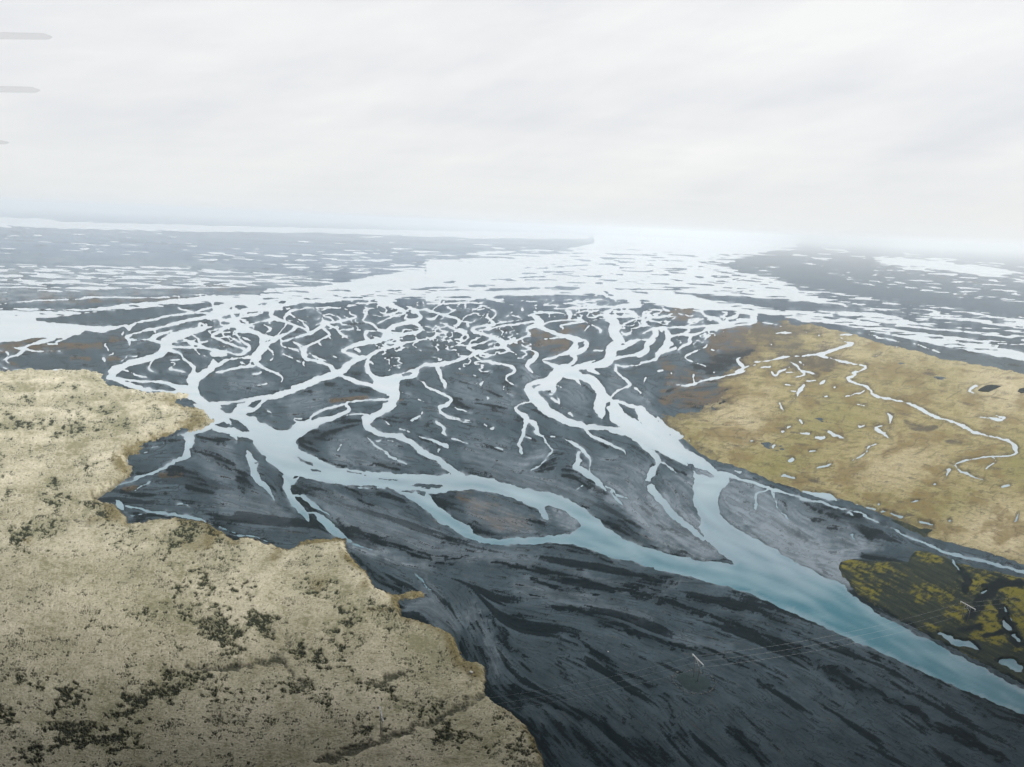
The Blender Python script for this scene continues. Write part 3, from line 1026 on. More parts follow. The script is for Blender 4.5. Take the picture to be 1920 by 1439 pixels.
VIVID = """
n 1 960,620,50 1040,660,80 1150,680,80 1220,700,50
n .9 340,710,60 450,730,60 570,730,40
n .6 650,740,70 780,740,70
n .8 480,810,60 600,800,60 750,800,50 900,830,40
n .6 450,890,60 650,900,70 800,900,50
n 1 970,920,24 1030,915,20
n 1.2 930,962,26 1030,962,24
n 1.1 1080,930,40 1150,945,44 1230,945,20
n .8 1150,1010,40 1320,1020,30
n .7 500,960,50 700,990,60 850,980,50
n .9 1250,1080,50 1390,1100,50
n 1 1230,1160,60 1380,1160,60
n .9 1350,1240,50 1480,1250,50
n 1 1480,900,120 1560,880,120 1600,900,80
n .9 1400,700,60 1600,760,100 1919,830,120
n .9 1440,970,60 1520,960,60
n 1 1620,1150,140 1640,1280,160 1560,1230,100 1700,1371,120
n .9 1800,950,160 1919,1000,160 1919,1200,200
n .8 1919,1371,120
n .8 560,1070,16 800,1200,24 1000,1320,24
n .7 680,330,40 850,390,40
n .5 940,470,40 1020,500,20
l .8 750,220,20 1000,360,30 1250,500,30 1500,620,24 1700,740,20
l 1 1650,300,150 1700,400,150 1550,480,80
l .9 1850,200,150 1900,330,120
l .7 1850,560,80
l .6 1190,400,40 1280,410,40
l .6 1100,180,60 1300,180,40
"""
MDARK = """
n 1 1380,780,40 1430,850,50 1410,960,60
n 1 1919,900,50 1700,890,60 1620,940,80 1580,1020,80 1520,1100,80 1440,1200,60
n 1 1690,1050,60 1740,1150,60 1800,1250,50
n .8 1850,1330,60
n 1 520,1040,24 800,1200,40 1100,1371,50
n .8 1250,1130,16 1380,1130,14
n .7 1450,1290,60 1300,1290,40 1560,1270,50
l 1 700,200,30 1000,360,40 1300,530,40 1600,700,40 1919,850,60
l .9 1750,620,20 1720,660,30
l .9 1270,420,14 1450,480,14 1600,560,24 1560,600,16
l .8 1650,460,40 1750,440,40
l 1 1750,260,60 1800,400,60 1880,520,60
"""
FLOW = """
p 900,1080 1200,1110 1500,1200 1800,1380 2100,1560
p 900,1160 1150,1190 1350,1300 1500,1439
p 940,1200 1100,1300 1250,1450
p 1000,1300 1100,1450
p 200,950 350,960 500,975 600,985
p 260,900 380,900 480,930
p 850,1100 900,1200 930,1300
p 0,450 900,455
p 0,500 700,505
p 0,640 200,650
p 1400,500 1900,580
p 300,660 500,690
"""
import bpy, bmesh, math, random, time
import numpy as np
from mathutils import Matrix, Vector
T0 = time.time()
rnd = random.Random(7)
sc = bpy.context.scene
COL = sc.collection
F = 1297.0; H = 250.0; PITCH = math.radians(12.95); ROLL = math.radians(2.536)
RM = Matrix.Rotation(math.pi/2 - PITCH, 3, 'X') @ Matrix.Rotation(ROLL, 3, 'Z')
R = np.array(RM)

def level(x, y):
    """photo survey point -> (U, V): bearing and dip tangents times F, on a level drawing"""
    x = np.asarray(x, float); y = np.asarray(y, float)
    d = np.stack([(x-960)/F, -(y-719.5)/F, -np.ones_like(x)], 0).reshape(3, -1)
    w = R @ d
    v = -F*w[2]/w[1]
    return (F*w[0]/w[1]).reshape(x.shape), v.reshape(x.shape)

def ground(x, y, z=0.0):
    u, v = level(x, y); Y = F*(H-z)/float(v)
    return Vector((float(u)*Y/F, Y, z))

def tpt(t, x, y):
    ox, oy, s = TILE[t]
    return ox+x/s, oy+y/s

def parse(txt, nval=0, wdef=8.0):
    out = []
    for ln in txt.strip().splitlines():
        tk = ln.split()
        vals = [float(a) for a in tk[:nval]] if nval and tk[0] not in TILE else []
        tk = tk[len(vals):]
        t = tk[0]; tk = tk[1:]
        if not vals and nval: vals = [float(a) for a in tk[:nval]]; tk = tk[nval:]
        pts = []; w = wdef
        for q in tk:
            c = [float(a) for a in q.split(',')]
            if len(c) > 2: w = c[2]
            x, y = tpt(t, c[0], c[1])
            pts.append((x, y, w/TILE[t][2]))
        a = np.array(pts)
        a[:, 1] = np.maximum(a[:, 1], 388+a[:, 0]*0.0443)
        u, v = level(a[:, 0], a[:, 1])
        u2, v2 = level(a[:, 0]+1, a[:, 1]); u3, v3 = level(a[:, 0], a[:, 1]+1)
        mag = np.sqrt(np.abs((u2-u)*(v3-v)-(v2-v)*(u3-u)))
        out.append((vals, np.stack([u, v, a[:, 2]*mag], 1)))
    return out

# ------------------------------------------------------------------ survey grid (finer near, coarser far)
DU = 1.5
us = np.arange(-1350, 1351, DU); vs = np.concatenate([np.array([1.6, 2.2]), np.arange(3.0, 1300, DU)])
NU, NV = len(us), len(vs)
V0 = 0.0
def jrow(v): return (v-3.0)/DU+2
def box(lo_u, hi_u, lo_v, hi_v):
    i0 = max(0, int((lo_u-us[0])/DU)); i1 = min(NU, int((hi_u-us[0])/DU)+2)
    j0 = max(0, int(jrow(lo_v))); j1 = min(NV, int(jrow(hi_v))+2)
    return i0, i1, j0, j1
U2, V2 = np.meshgrid(us.astype(np.float32), vs.astype(np.float32))
YW = (F*H/V2); XW = U2*YW/F

_p = np.random.RandomState(3).permutation(256)
PERM = np.concatenate([_p, _p, _p]).astype(np.int32)
GA = np.random.RandomState(4).rand(256).astype(np.float32)*2*np.pi
GX, GY = np.cos(GA), np.sin(GA)
def perlin(x, y, seed=0):
    xi = np.floor(x); yi = np.floor(y); fx = (x-xi).astype(np.float32); fy = (y-yi).astype(np.float32)
    xi = xi.astype(np.int64)+seed*57; yi = yi.astype(np.int64)+seed*131
    def g(dx, dy):
        h = PERM[PERM[(xi+dx) & 255]+((yi+dy) & 255)]
        return GX[h]*(fx-dx)+GY[h]*(fy-dy)
    a = fx*fx*fx*(fx*(fx*6-15)+10); b = fy*fy*fy*(fy*(fy*6-15)+10)
    return 1.5*((g(0, 0)*(1-a)+g(1, 0)*a)*(1-b)+(g(0, 1)*(1-a)+g(1, 1)*a)*b)
def fbm(x, y, size, octs, seed=0, gain=0.55, px=None):
    r = np.zeros(x.shape, np.float32); amp = 1.0; tot = 0
    for o in range(octs):
        k = amp
        if px is not None: k = amp*np.clip(size/(2.2*px)-0.4, 0, 1)
        r += k*perlin(x/size+11.3*o, y/size-7.7*o, seed+o); tot += amp
        amp *= gain; size *= 0.5
    return r/tot*1.6
def sstep(a, b, x):
    t = np.clip((x-a)/(b-a), 0, 1); return t*t*(3-2*t)
def seg_dist(x, y, a, b):
    dx, dy = b[0]-a[0], b[1]-a[1]; L = dx*dx+dy*dy+1e-9
    t = np.clip(((x-a[0])*dx+(y-a[1])*dy)/L, 0, 1)
    return np.hypot(x-a[0]-t*dx, y-a[1]-t*dy), t

def chaikin(a, n=2):
    for _ in range(n):
        if len(a) < 3: return a
        q = a[:-1]*0.75+a[1:]*0.25; r = a[:-1]*0.25+a[1:]*0.75
        m = np.empty((2*len(q), a.shape[1])); m[0::2] = q; m[1::2] = r
        a = np.vstack([a[:1], m[1:-1], a[-1:]])
    return a
def sdf_stroke(S, pts, cap=22.0):
    pts = chaikin(pts) if len(pts) > 2 else pts
    if len(pts) == 1: pts = np.vstack([pts, pts+[[0.5, 0, 0]]])
    for a, b in zip(pts[:-1], pts[1:]):
        m = cap+max(a[2], b[2])/2
        i0, i1, j0, j1 = box(min(a[0], b[0])-m, max(a[0], b[0])+m, min(a[1], b[1])-m, max(a[1], b[1])+m)
        if i0 >= i1 or j0 >= j1: continue
        d, t = seg_dist(U2[j0:j1, i0:i1], V2[j0:j1, i0:i1], a, b)
        np.minimum(S[j0:j1, i0:i1], d-(a[2]+(b[2]-a[2])*t)/2, out=S[j0:j1, i0:i1])
def sdf_poly(pts, margin=22.0):
    lo = pts[:, :2].min(0); hi = pts[:, :2].max(0)
    i0, i1, j0, j1 = box(lo[0]-margin, hi[0]+margin, lo[1]-margin, hi[1]+margin)
    x = U2[j0:j1, i0:i1]; y = V2[j0:j1, i0:i1]
    D = np.full(x.shape, 1e9, np.float32); ins = np.zeros(x.shape, bool)
    n = len(pts)
    for k in range(n):
        a = pts[k]; b = pts[(k+1) % n]
        d, t = seg_dist(x, y, a, b); np.minimum(D, d, out=D)
        if a[1] != b[1]:
            c = (a[1] > y) != (b[1] > y)
            ins ^= c & (x < (b[0]-a[0])*(y-a[1])/(b[1]-a[1])+a[0])
    return (i0, i1, j0, j1), np.where(ins, -D, D)
def paint(txt, grow=1.0, soft=0):
    M = np.zeros((NV, NU), np.float32)
    for vals, p in parse(txt, 1, 40):
        if len(p) == 1: p = np.vstack([p, p+[[1, 0, 0]]])
        p = chaikin(p, 1)
        for a, b in zip(p[:-1], p[1:]):
            m = max(a[2], b[2])*grow
            i0, i1, j0, j1 = box(min(a[0], b[0])-m, max(a[0], b[0])+m, min(a[1], b[1])-m, max(a[1], b[1])+m)
            if i0 >= i1 or j0 >= j1: continue
            d, t = seg_dist(U2[j0:j1, i0:i1], V2[j0:j1, i0:i1], a, b)
            w = (a[2]+(b[2]-a[2])*t)*0.5*grow
            k = np.clip(1.5*(1-(d/(w*1.5))**2), 0, 1)
            np.maximum(M[j0:j1, i0:i1], vals[0]*k, out=M[j0:j1, i0:i1])
    return blur(M, soft) if soft else M
def lines(n, w):
    gy, gx = np.gradient(n); return sstep(w, w*0.3, np.abs(n)/(np.hypot(gx, gy)+1e-4)*DU)
def warp(A, amp, size, seed):
    dx = fbm(U2, V2*1.4, size, 3, seed, .6)*amp/DU*2; dy = fbm(U2, V2*1.4, size, 3, seed+9, .6)*amp/DU*1.3
    I = np.arange(NU, dtype=np.float32)[None, :]+dx; J = np.arange(NV, dtype=np.float32)[:, None]+dy
    I = np.clip(I, 0, NU-1.01); J = np.clip(J, 0, NV-1.01); i = I.astype(np.int32); j = J.astype(np.int32); fx = I-i; fy = J-j
    return (A[j, i]*(1-fx)+A[j, i+1]*fx)*(1-fy)+(A[j+1, i]*(1-fx)+A[j+1, i+1]*fx)*fy
def blur(A, n):
    for ax in (0, 1):
        for _ in range(2):
            P = np.concatenate([np.repeat(A.take([0], ax), n+1, ax), A, np.repeat(A.take([-1], ax), n, ax)], ax)
            c = np.cumsum(P, ax, dtype=np.float64); m = A.shape[ax]
            A = ((c.take(range(2*n+1, 2*n+1+m), ax)-c.take(range(0, m), ax))/(2*n+1)).astype(np.float32)
    return A

wpoly = parse(WPOLY); water = parse(WATER)
# ------------------------------------------------------------------ direction of the currents
cu = np.arange(-1350, 1360, 10.0); cv = np.arange(0, 1310, 10.0)
CU, CV = [a.astype(np.float32) for a in np.meshgrid(cu, cv)]
QX = np.zeros(CU.shape, np.float32)+0.002*1e-3; QY = np.zeros(CU.shape, np.float32)
def flow_add(p, k=1.0):
    for a, b in zip(p[:-1], p[1:]):
        dx, dy = b[0]-a[0], b[1]-a[1]; L = math.hypot(dx, dy)
        if L < 1: continue
        mx, my = (a[0]+b[0])/2, (a[1]+b[1])/2
        R_ = 26+L*0.5
        d2 = ((CU-mx)**2+((CV-my)*1.2)**2)/(R_*R_)
        w = k*min(L, 60)/(0.25+d2)**2.0
        c2 = (dx*dx-dy*dy)/(L*L); s2 = 2*dx*dy/(L*L)
        QX[:] += w*c2; QY[:] += w*s2
for _, p in water: flow_add(p, 0.5)
for v_, p in parse(WET, 1): flow_add(p, 1.6)
for v_, p in parse(SILT, 1): flow_add(p, 1.0)
for _, p in parse(FLOW): flow_add(p, 3.0)
for _, p in wpoly:
    if np.ptp(p[:, 0]) < 1500: flow_add(p, 0.7)
TH = 0.5*np.arctan2(QY, QX)
def upsample(A):
    x = (U2-cu[0])/10.0; y = (V2-cv[0])/10.0
    xi = np.clip(x.astype(int), 0, A.shape[1]-2); yi = np.clip(y.astype(int), 0, A.shape[0]-2)
    fx = x-xi; fy = y-yi
    return (A[yi, xi]*(1-fx)+A[yi, xi+1]*fx)*(1-fy)+(A[yi+1, xi]*(1-fx)+A[yi+1, xi+1]*fx)*fy
nrm = np.hypot(QX, QY)+1e-9
c2 = upsample(QX/nrm); s2 = upsample(QY/nrm)
TH = 0.5*np.arctan2(s2, c2)
DX = np.cos(TH).astype(np.float32); DY = np.sin(TH).astype(np.float32)
def lic(N, L, step):
    out = N.copy(); wsum = 1.0
    I, J = np.meshgrid(np.arange(NU, dtype=np.float32), np.arange(NV, dtype=np.float32))
    for sgn in (1, -1):
        x = I.copy(); y = J.copy(); pdx = DX*sgn; pdy = DY*sgn
        for s in range(L):
            xi = np.clip(x, 0, NU-1).astype(np.int32); yi = np.clip(y, 0, NV-1).astype(np.int32)
            dx = DX[yi, xi]; dy = DY[yi, xi]
            f = np.sign(dx*pdx+dy*pdy); f[f == 0] = 1
            pdx = dx*f; pdy = dy*f
            x += pdx*step; y += pdy*step
            xi = np.clip(x, 0, NU-1).astype(np.int32); yi = np.clip(y, 0, NV-1).astype(np.int32)
            w = 0.5+0.5*math.cos(math.pi*(s+1)/(L+1))
            out += w*N[yi, xi]; wsum += w
    out /= wsum
    m = out[200:].mean(); sd = out[200:].std()
    return (out-m)/sd
rs = np.random.RandomState(11)
LA = lic(rs.rand(NV, NU).astype(np.float32), 12, 1.3)
LB = lic(fbm(U2, V2, 8.0, 3, 31, .7), 9, 1.8)
LC = lic(fbm(U2, V2, 26.0, 3, 41, .6), 12, 3.0)
LD = lic(fbm(U2, V2, 4.0, 3, 51, .8), 30, 2.6)
print('flow', time.time()-T0)

# ------------------------------------------------------------------ water outline
S = np.full((NV, NU), 22.0, np.float32)
for _, p in wpoly:
    (i0, i1, j0, j1), d = sdf_poly(p)
    np.minimum(S[j0:j1, i0:i1], d, out=S[j0:j1, i0:i1])
Srv = S.copy()
ALLSEG = [chaikin(p, 1) if len(p) > 2 else p for _, p in water]
def attached(k, q):
    i = int(np.clip((q[0]-us[0])/DU, 0, NU-1)); j = int(np.clip(jrow(q[1]), 0, NV-1))
    if Srv[j, i] < q[2]/2+1: return True
    for m, g in enumerate(ALLSEG):
        if m == k or len(g) < 2: continue
        a = g[:-1]; b = g[1:]; dx = b[:, 0]-a[:, 0]; dy = b[:, 1]-a[:, 1]; L = dx*dx+dy*dy+1e-9
        t = np.clip(((q[0]-a[:, 0])*dx+(q[1]-a[:, 1])*dy)/L, 0, 1)
        d = np.hypot(q[0]-a[:, 0]-t*dx, q[1]-a[:, 1]-t*dy)-a[:, 2]/2
        if d.min() < q[2]/2+1.5: return True
    return False
for k, (_, p) in enumerate(water):
    p = p.copy()
    if len(p) > 2:
        if p[0, 2] < 14 and abs(p[0, 0]) < 1100 and not attached(k, p[0]): p[0, 2] = 0.3
        if p[-1, 2] < 14 and abs(p[-1, 0]) < 1100 and not attached(k, p[-1]): p[-1, 2] = 0.3
    sdf_stroke(S, p)
for _, p in parse(ISLE):
    (i0, i1, j0, j1), d = sdf_poly(p, 12)
    np.maximum(S[j0:j1, i0:i1], -d, out=S[j0:j1, i0:i1])
# the many half-drowned bars of the far river
def std(a, k=slice(40, None)): return (a-a[k].mean())/a[k].std()
stq = std(fbm(U2/60+V2/40, V2/2.7, 1.0, 4, 5, .62), slice(10, 200))
st_ = std(std(LD, slice(10, 200))*0.7+0.8*stq, slice(10, 200))
for _ in range(2): st_ = (np.roll(st_, 1, 1)+st_+np.roll(st_, -1, 1)+np.roll(st_, 2, 1)+np.roll(st_, -2, 1))/5
st_ = std(st_, slice(10, 200))
for ln in MIX.strip().splitlines():
    tk = ln.split(); thr = float(tk[1]); fe = float(tk[2])
    _, p = parse(' '.join(tk[3:]))[0]
    (i0, i1, j0, j1), d = sdf_poly(p, fe*2+18)
    k = sstep(fe, -fe, d+2*st_[j0:j1, i0:i1])
    s0 = S[j0:j1, i0:i1]; st = st_[j0:j1, i0:i1]
    if tk[0] == 'T': S[j0:j1, i0:i1] = np.where(k > .02, np.minimum(s0, np.clip(3.5*(thr-st), -4, 22)+(1-k)*22), s0)
    else: S[j0:j1, i0:i1] = np.maximum(s0, np.clip(3.5*(-thr-st), -22, 3)-(1-k)*22)
# small side threads all through the braided reach
rn = fbm(U2+.5*V2, V2*2.3, 46.0, 3, 141, .5); gy, gx = np.gradient(rn)
rd = np.abs(rn)/(np.hypot(gx, gy)+1e-4)*DU
_, p = parse("p 330,570 560,550 1100,552 1410,592 1330,650 1250,720 1240,770 800,800 450,760 260,710 230,660")[0]
(i0, i1, j0, j1), d = sdf_poly(p, 20)
bk = np.zeros_like(S); bk[j0:j1, i0:i1] = sstep(4, -20, d)
tw = (0.45-1.3*np.clip((V2-150)/130, 0, 3))+0.9*std(fbm(U2, V2*1.6, 150, 2, 151))
S = np.where(bk > .05, np.minimum(S, np.where(tw > .15, rd-np.clip(tw, .5, 2.2)*bk+3*(1-bk), 22)), S)
rn = fbm(U2-.45*V2, V2*2.1, 36.0, 2, 181, .5); gy, gx = np.gradient(rn)
rd = np.abs(rn)/(np.hypot(gx, gy)+1e-4)*DU
tw = (0.3-1.3*np.clip((V2-140)/120, 0, 3))+0.8*std(fbm(U2, V2*1.6, 140, 2, 183))
S = np.where(bk > .05, np.minimum(S, np.where(tw > .35, rd-np.clip(.7*tw, .45, 1.6)*bk+3*(1-bk), 22)), S)
S = warp(S, np.clip(V2/170, 0.1, 2.6), 40, 301)
S -= 0.45*sstep(420, 250, V2)*sstep(80, 130, V2)
S += np.clip(V2/220, .12, 1)*(1.0*fbm(U2, V2*1.6, 9.0, 3, 21, .6)+1.5*fbm(U2, V2*1.3, 26.0, 3, 23)+0.35*LB*sstep(200, 320, V2))
S -= 1.1*sstep(190, 130, V2)*sstep(8, 40, V2)*st_
S -= 3.6*st_*np.exp(-(S/10)**2)*sstep(120, 85, V2)*(0.12+0.88*sstep(-300, 0, U2))*sstep(30, 46, V2+30*sstep(300, 600, U2))

# ------------------------------------------------------------------ painted fields
pxm = (YW*YW/(F*H)+YW/F)/2*1.5      # metres per grid cell
wet = warp(paint(WET, 1.0, 1), np.clip(V2/90, 1, 9), 34, 311); silt = warp(paint(SILT, 1.2, 4), 9, 30, 321); rust = paint(RUST, 1.2)
wob = fbm(U2, V2, 30.0, 3, 61)
nb = std(0.8*LB+0.45*LC+0.35*LD+0.3*fbm(U2, V2*1.4, 10.0, 3, 191, .7)*2.5)
wk = np.clip(wet, 0, 1.2)
mott = std(fbm(U2, V2*1.5, 60.0, 4, 201, .6))
rills = lines(blur(LB, 1), 1.5)*sstep(0.2, 1.0, mott+0.4*LC)+0.8*lines(blur(LC, 2)+.15*LB, 1.7)*sstep(-.1, .9, -mott)
wetf = sstep(0.37, 0.47, wk*0.50+0.20*nb+0.02*LA+0.04*mott)
LE = std(lic(fbm(U2, V2*1.2, 44.0, 3, 351, .6), 22, 5.0))
wetf = np.maximum(wetf, 0.75*sstep(0.95, 1.15, LE+.25*nb-.4*np.clip(silt, 0, 1))*sstep(430, 620, V2))
wsoft = 0.40*sstep(0.1, 0.9, blur(wk, 7)+0.12*LC)
wetf = np.maximum(np.maximum(wetf, wsoft), 0.55*rills*sstep(150, 260, V2))
rim = np.exp(-np.clip(S, 0, 50)/1.7)*sstep(-0.6, 0.6, wob)*0.6
wetf = np.clip(1.25*np.maximum(wetf*(1-.55*np.clip(silt, 0, 1)), rim), 0, 1)
pr = lines(blur(LC, 1)-0.9+.2*LB, 1.6)*sstep(0, 1, mott)
siltf = np.clip(silt*(0.75+0.16*LB+0.12*mott)+0.15*silt*sstep(.2, .9, LB+.4*LA)+0.08*pr*silt, 0, 1)
siltf = np.maximum(siltf, 0.75*np.exp(-np.clip(S, 0, 60)/3.0)*sstep(0.15, -0.5, wob))
rustf = np.clip(sstep(0.25, 0.95, rust+0.16*LB+0.15*LA+0.5*wob*np.clip(rust*2, 0, 1)), 0, 1)
tone = np.clip(0.50+0.07*LA+0.05*LB+0.12*mott+0.16*sstep(0.2, .45, LE)*sstep(430, 620, V2)-0.12*sstep(-.4, -.7, LE)+0.22*sstep(0.9, 1.1, -nb+.3*mott)+.2*pr, 0, 1)
# far plains: broad faint lines parallel to the coast
farn = fbm(U2/220, V2/3.2, 1.0, 4, 71, .6)
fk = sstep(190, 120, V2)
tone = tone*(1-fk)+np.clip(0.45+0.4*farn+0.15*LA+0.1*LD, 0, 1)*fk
far = np.clip(sstep(170, 70, V2)*(0.8+0.35*farn), 0, 1)*(1-0.95*sstep(100, 400, U2))  # distant sand made paler, haze painted into its colour
wetf = wetf*(1-fk)+fk*0.25*wetf
zs = 0.45*np.tanh(S/4.0)+np.where(S > 0, 0.10*np.clip(S/10, 0, 1)*(LC*0.6+LB*0.3), 0)

def terrain(name, Z, attrs, mask=None, smooth=True, step=1, extra=None):
    zz = Z[::step, ::step]; nv, nu = zz.shape
    uu = U2[::step, ::step]; vv = V2[::step, ::step]
    Yc = F*H/vv
    co = np.empty((nv*nu, 3), np.float32)
    co[:, 0] = (uu*Yc/F).ravel(); co[:, 1] = Yc.ravel(); co[:, 2] = zz.ravel()
    idx = np.arange(nv*nu).reshape(nv, nu)
    a = idx[:-1, :-1].ravel(); b = idx[:-1, 1:].ravel(); c = idx[1:, 1:].ravel(); d = idx[1:, :-1].ravel()
    quads = np.stack([d, c, b, a], 1)
    sel = np.arange(nv*nu)
    if mask is not None:
        mk = mask[::step, ::step].ravel()
        quads = quads[mk[quads].any(1)]
        sel = np.unique(quads); remap = np.zeros(nv*nu, np.int64); remap[sel] = np.arange(len(sel))
        quads = remap[quads]; co = co[sel]
    me = bpy.data.meshes.new(name)
    me.vertices.add(len(co)); me.vertices.foreach_set('co', co.ravel())
    nq = len(quads)
    me.loops.add(nq*4); me.loops.foreach_set('vertex_index', quads.astype(np.int32).ravel())
    me.polygons.add(nq); me.polygons.foreach_set('loop_start', np.arange(0, nq*4, 4, dtype=np.int32))
    me.polygons.foreach_set('use_smooth', np.ones(nq, bool))
    for k, A in attrs.items():
        at = me.attributes.new(k, 'FLOAT', 'POINT')
        at.data.foreach_set('value', A[::step, ::step].ravel()[sel].astype(np.float32))
    me.update(calc_edges=True)
    o = bpy.data.objects.new(name, me); COL.objects.link(o)
    return o

# ------------------------------------------------------------------ materials
def mat(name, rough=0.9):
    m = bpy.data.materials.new(name); m.use_nodes = True
    nt = m.node_tree; b = nt.nodes['Principled BSDF']; b.inputs['Roughness'].default_value = rough
    if rough > 0.85: b.inputs['Specular IOR Level'].default_value = 0.06
    return m, nt, b
def attr(nt, n):
    a = nt.nodes.new('ShaderNodeAttribute'); a.attribute_name = n; return a.outputs['Fac']
def mix(nt, f, a, b):
    m = nt.nodes.new('ShaderNodeMix'); m.data_type = 'RGBA'
    for s, v in ((m.inputs[0], f), (m.inputs[6], a), (m.inputs[7], b)):
        if isinstance(v, (tuple, list)): s.default_value = (*v, 1)
        elif isinstance(v, (int, float)): s.default_value = v
        else: nt.links.new(v, s)
    return m.outputs[2]
def mth(nt, op, a, b=0.0, c=None, clamp=False):
    m = nt.nodes.new('ShaderNodeMath'); m.operation = op; m.use_clamp = clamp
    for s, v in zip(m.inputs, (a, b, c)):
        if v is None: continue
        if isinstance(v, (int, float)): s.default_value = v
        else: nt.links.new(v, s)
    return m.outputs[0]
def noise(nt, scale, detail=3, rough=0.6, vec=None):
    n = nt.nodes.new('ShaderNodeTexNoise'); n.inputs['Scale'].default_value = scale
    n.inputs['Detail'].default_value = detail; n.inputs['Roughness'].default_value = rough
    if vec is None:
        g = nt.nodes.new('ShaderNodeNewGeometry'); vec = g.outputs['Position']
    nt.links.new(vec, n.inputs['Vector']); return n.outputs['Fac']
def bump(nt, b, h, strength, dist):
    n = nt.nodes.new('ShaderNodeBump'); n.inputs['Strength'].default_value = strength
    n.inputs['Distance'].default_value = dist; nt.links.new(h, n.inputs['Height'])
    nt.links.new(n.outputs[0], b.inputs['Normal'])

def sand_material():
    m, nt, b = mat('black_sand')
    c = mix(nt, attr(nt, 'tone'), SAND_A, SAND_B)
    g = mth(nt, 'MULTIPLY_ADD', noise(nt, 0.6, 5, .7), 0.5, 0.75)
    c = mix(nt, mth(nt, 'SUBTRACT', g, 0.85, clamp=True), c, (0.11, 0.135, 0.150))
    c = mix(nt, attr(nt, 'dist'), c, (0.026, 0.056, 0.092))  # blue of distance: haze painted into the sand
    c = mix(nt, attr(nt, 'far'), c, (0.190, 0.240, 0.300))  # pale haze tint laid over the distant sand
    c = mix(nt, mth(nt, 'MULTIPLY', attr(nt, 'rust'), 0.9), c, SAND_RUST)
    c = mix(nt, attr(nt, 'silt'), c, SAND_SILT)
    c = mix(nt, attr(nt, 'wet'), c, SAND_WET)
    nt.links.new(c, b.inputs['Base Color'])
    r = mth(nt, 'MULTIPLY_ADD', attr(nt, 'wet'), -0.2, 0.9)
    nt.links.new(r, b.inputs['Roughness'])
    b.inputs['Specular IOR Level'].default_value = 0.05
    bump(nt, b, noise(nt, 0.35, 5, .65), 0.35, 0.5)
    return m
SAND_A = (0.016, 0.034, 0.045); SAND_B = (0.056, 0.086, 0.106); SAND_WET = (0.001, 0.008, 0.012)
SAND_RUST = (0.098, 0.075, 0.050); SAND_SILT = (0.20, 0.240, 0.275)

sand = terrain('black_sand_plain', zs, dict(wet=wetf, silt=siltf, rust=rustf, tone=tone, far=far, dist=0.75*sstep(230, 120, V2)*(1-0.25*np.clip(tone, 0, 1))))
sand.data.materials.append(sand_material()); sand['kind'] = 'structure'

# water: one level sheet
sw = paint(SILTWATER, 1.1, 22)
deep = sstep(2, -14, Srv)
wm, nt, b = mat('glacial_water', 0.16)
c = mix(nt, attr(nt, 'milk_sheen'), (0.008, 0.125, 0.175), (0.45, 0.495, 0.525))
c = mix(nt, attr(nt, 'silt'), c, (0.215, 0.275, 0.325))
c = mix(nt, mth(nt, 'MULTIPLY', attr(nt, 'tone'), 0.35), c, (0.20, 0.36, 0.42))
nt.links.new(c, b.inputs['Base Color'])
b.inputs['IOR'].default_value = 1.34
bump(nt, b, noise(nt, 0.5, 4, .6), 0.25, 0.25)
nearf = sstep(900, 380, V2)      # distant water painted whiter: sky sheen on top of its milky colour
fl = np.clip(0.7*sstep(620, 300, V2)+0.3*sstep(850, 520, V2)+0.06*LC, 0, 1)
ws = np.clip(sw*0.85*(1+0.15*LC)+0.06*LB*sw+0.35*sstep(-8, -1, S+3*mott)*sstep(300, 500, V2), 0, 1)
wat = terrain('river_water', np.zeros_like(S), dict(silt=ws, milk_sheen=fl, tone=np.clip(0.35+0.20*std(blur(LD, 2))+.18*LC+.1*blur(LB, 1), 0, 1)), step=3)
wat.data.materials.append(wm); wat['kind'] = 'structure'

# ------------------------------------------------------------------ moss-grown lava field on the left
def region(txt, margin=40):
    D = np.full((NV, NU), 200.0, np.float32)
    for _, p in parse(txt):
        (i0, i1, j0, j1), d = sdf_poly(p, margin)
        np.minimum(D[j0:j1, i0:i1], d, out=D[j0:j1, i0:i1])
    return D
DL = region(LAVA, 30)
DL += fbm(U2, V2*1.3, 30, 5, 81, .65)*5.0+2.2*fbm(U2, V2*1.3, 8, 2, 83)
inn = -DL                                    # px inside
rock = paint(ROCK, 1.05); crack = paint(CRACK, 1.0); fringe = paint(FRINGE, 1.2, 5)
big = fbm(XW, YW, 70.0, 4, 91, .6, pxm); fine = fbm(XW, YW, 9.0, 4, 95, .7, pxm)
ridg = 1-np.abs(fbm(XW+YW*.4, YW, 24.0, 3, 99, .6, pxm))*2
std = lambda a: (a-a[300:].mean())/a[300:].std()
grain = std(fbm(U2+V2*.3, V2*2.1, 15.0, 4, 103, .75)); grain2 = std(fbm(U2*0.8+V2*.3, V2*2.4, 5.0, 2, 107, .8))
clus = std(fbm(U2, V2*1.5, 90.0, 3, 109, .6))
wfine = std(fbm(XW, YW, 6.0, 3, 95, .8, pxm))
gmix = 0.62*grain+0.55*grain2+0.35*wfine
rsoft = np.clip(rock, 0, 1)
rough = sstep(-0.9, 1.3, clus+0.4*std(big))
rb = warp(blur(rsoft, 4), 22*np.clip(V2/800, .3, 1), 36, 331)
rockf = sstep(1.15, 1.75, gmix+2.35*rb+0.30*clus-0.40)
scat = sstep(1.6, 2.1, gmix+1.0*rough-.65)*0.75
cr = np.abs(fbm(U2+V2*.6+6*grain, V2*1.8+3*grain2, 75.0, 5, 113, .62))
crease = sstep(0.065, 0.0, cr)*sstep(-.5, .8, .6*grain+.7*clus)*0.8
ck = warp(blur(np.clip(crack, 0, 1.2), 3), 8, 40, 341)
crf = sstep(0.34, 1.0, ck*(0.95+0.14*clus)+0.22*gmix*np.clip(ck*2, 0, 1))
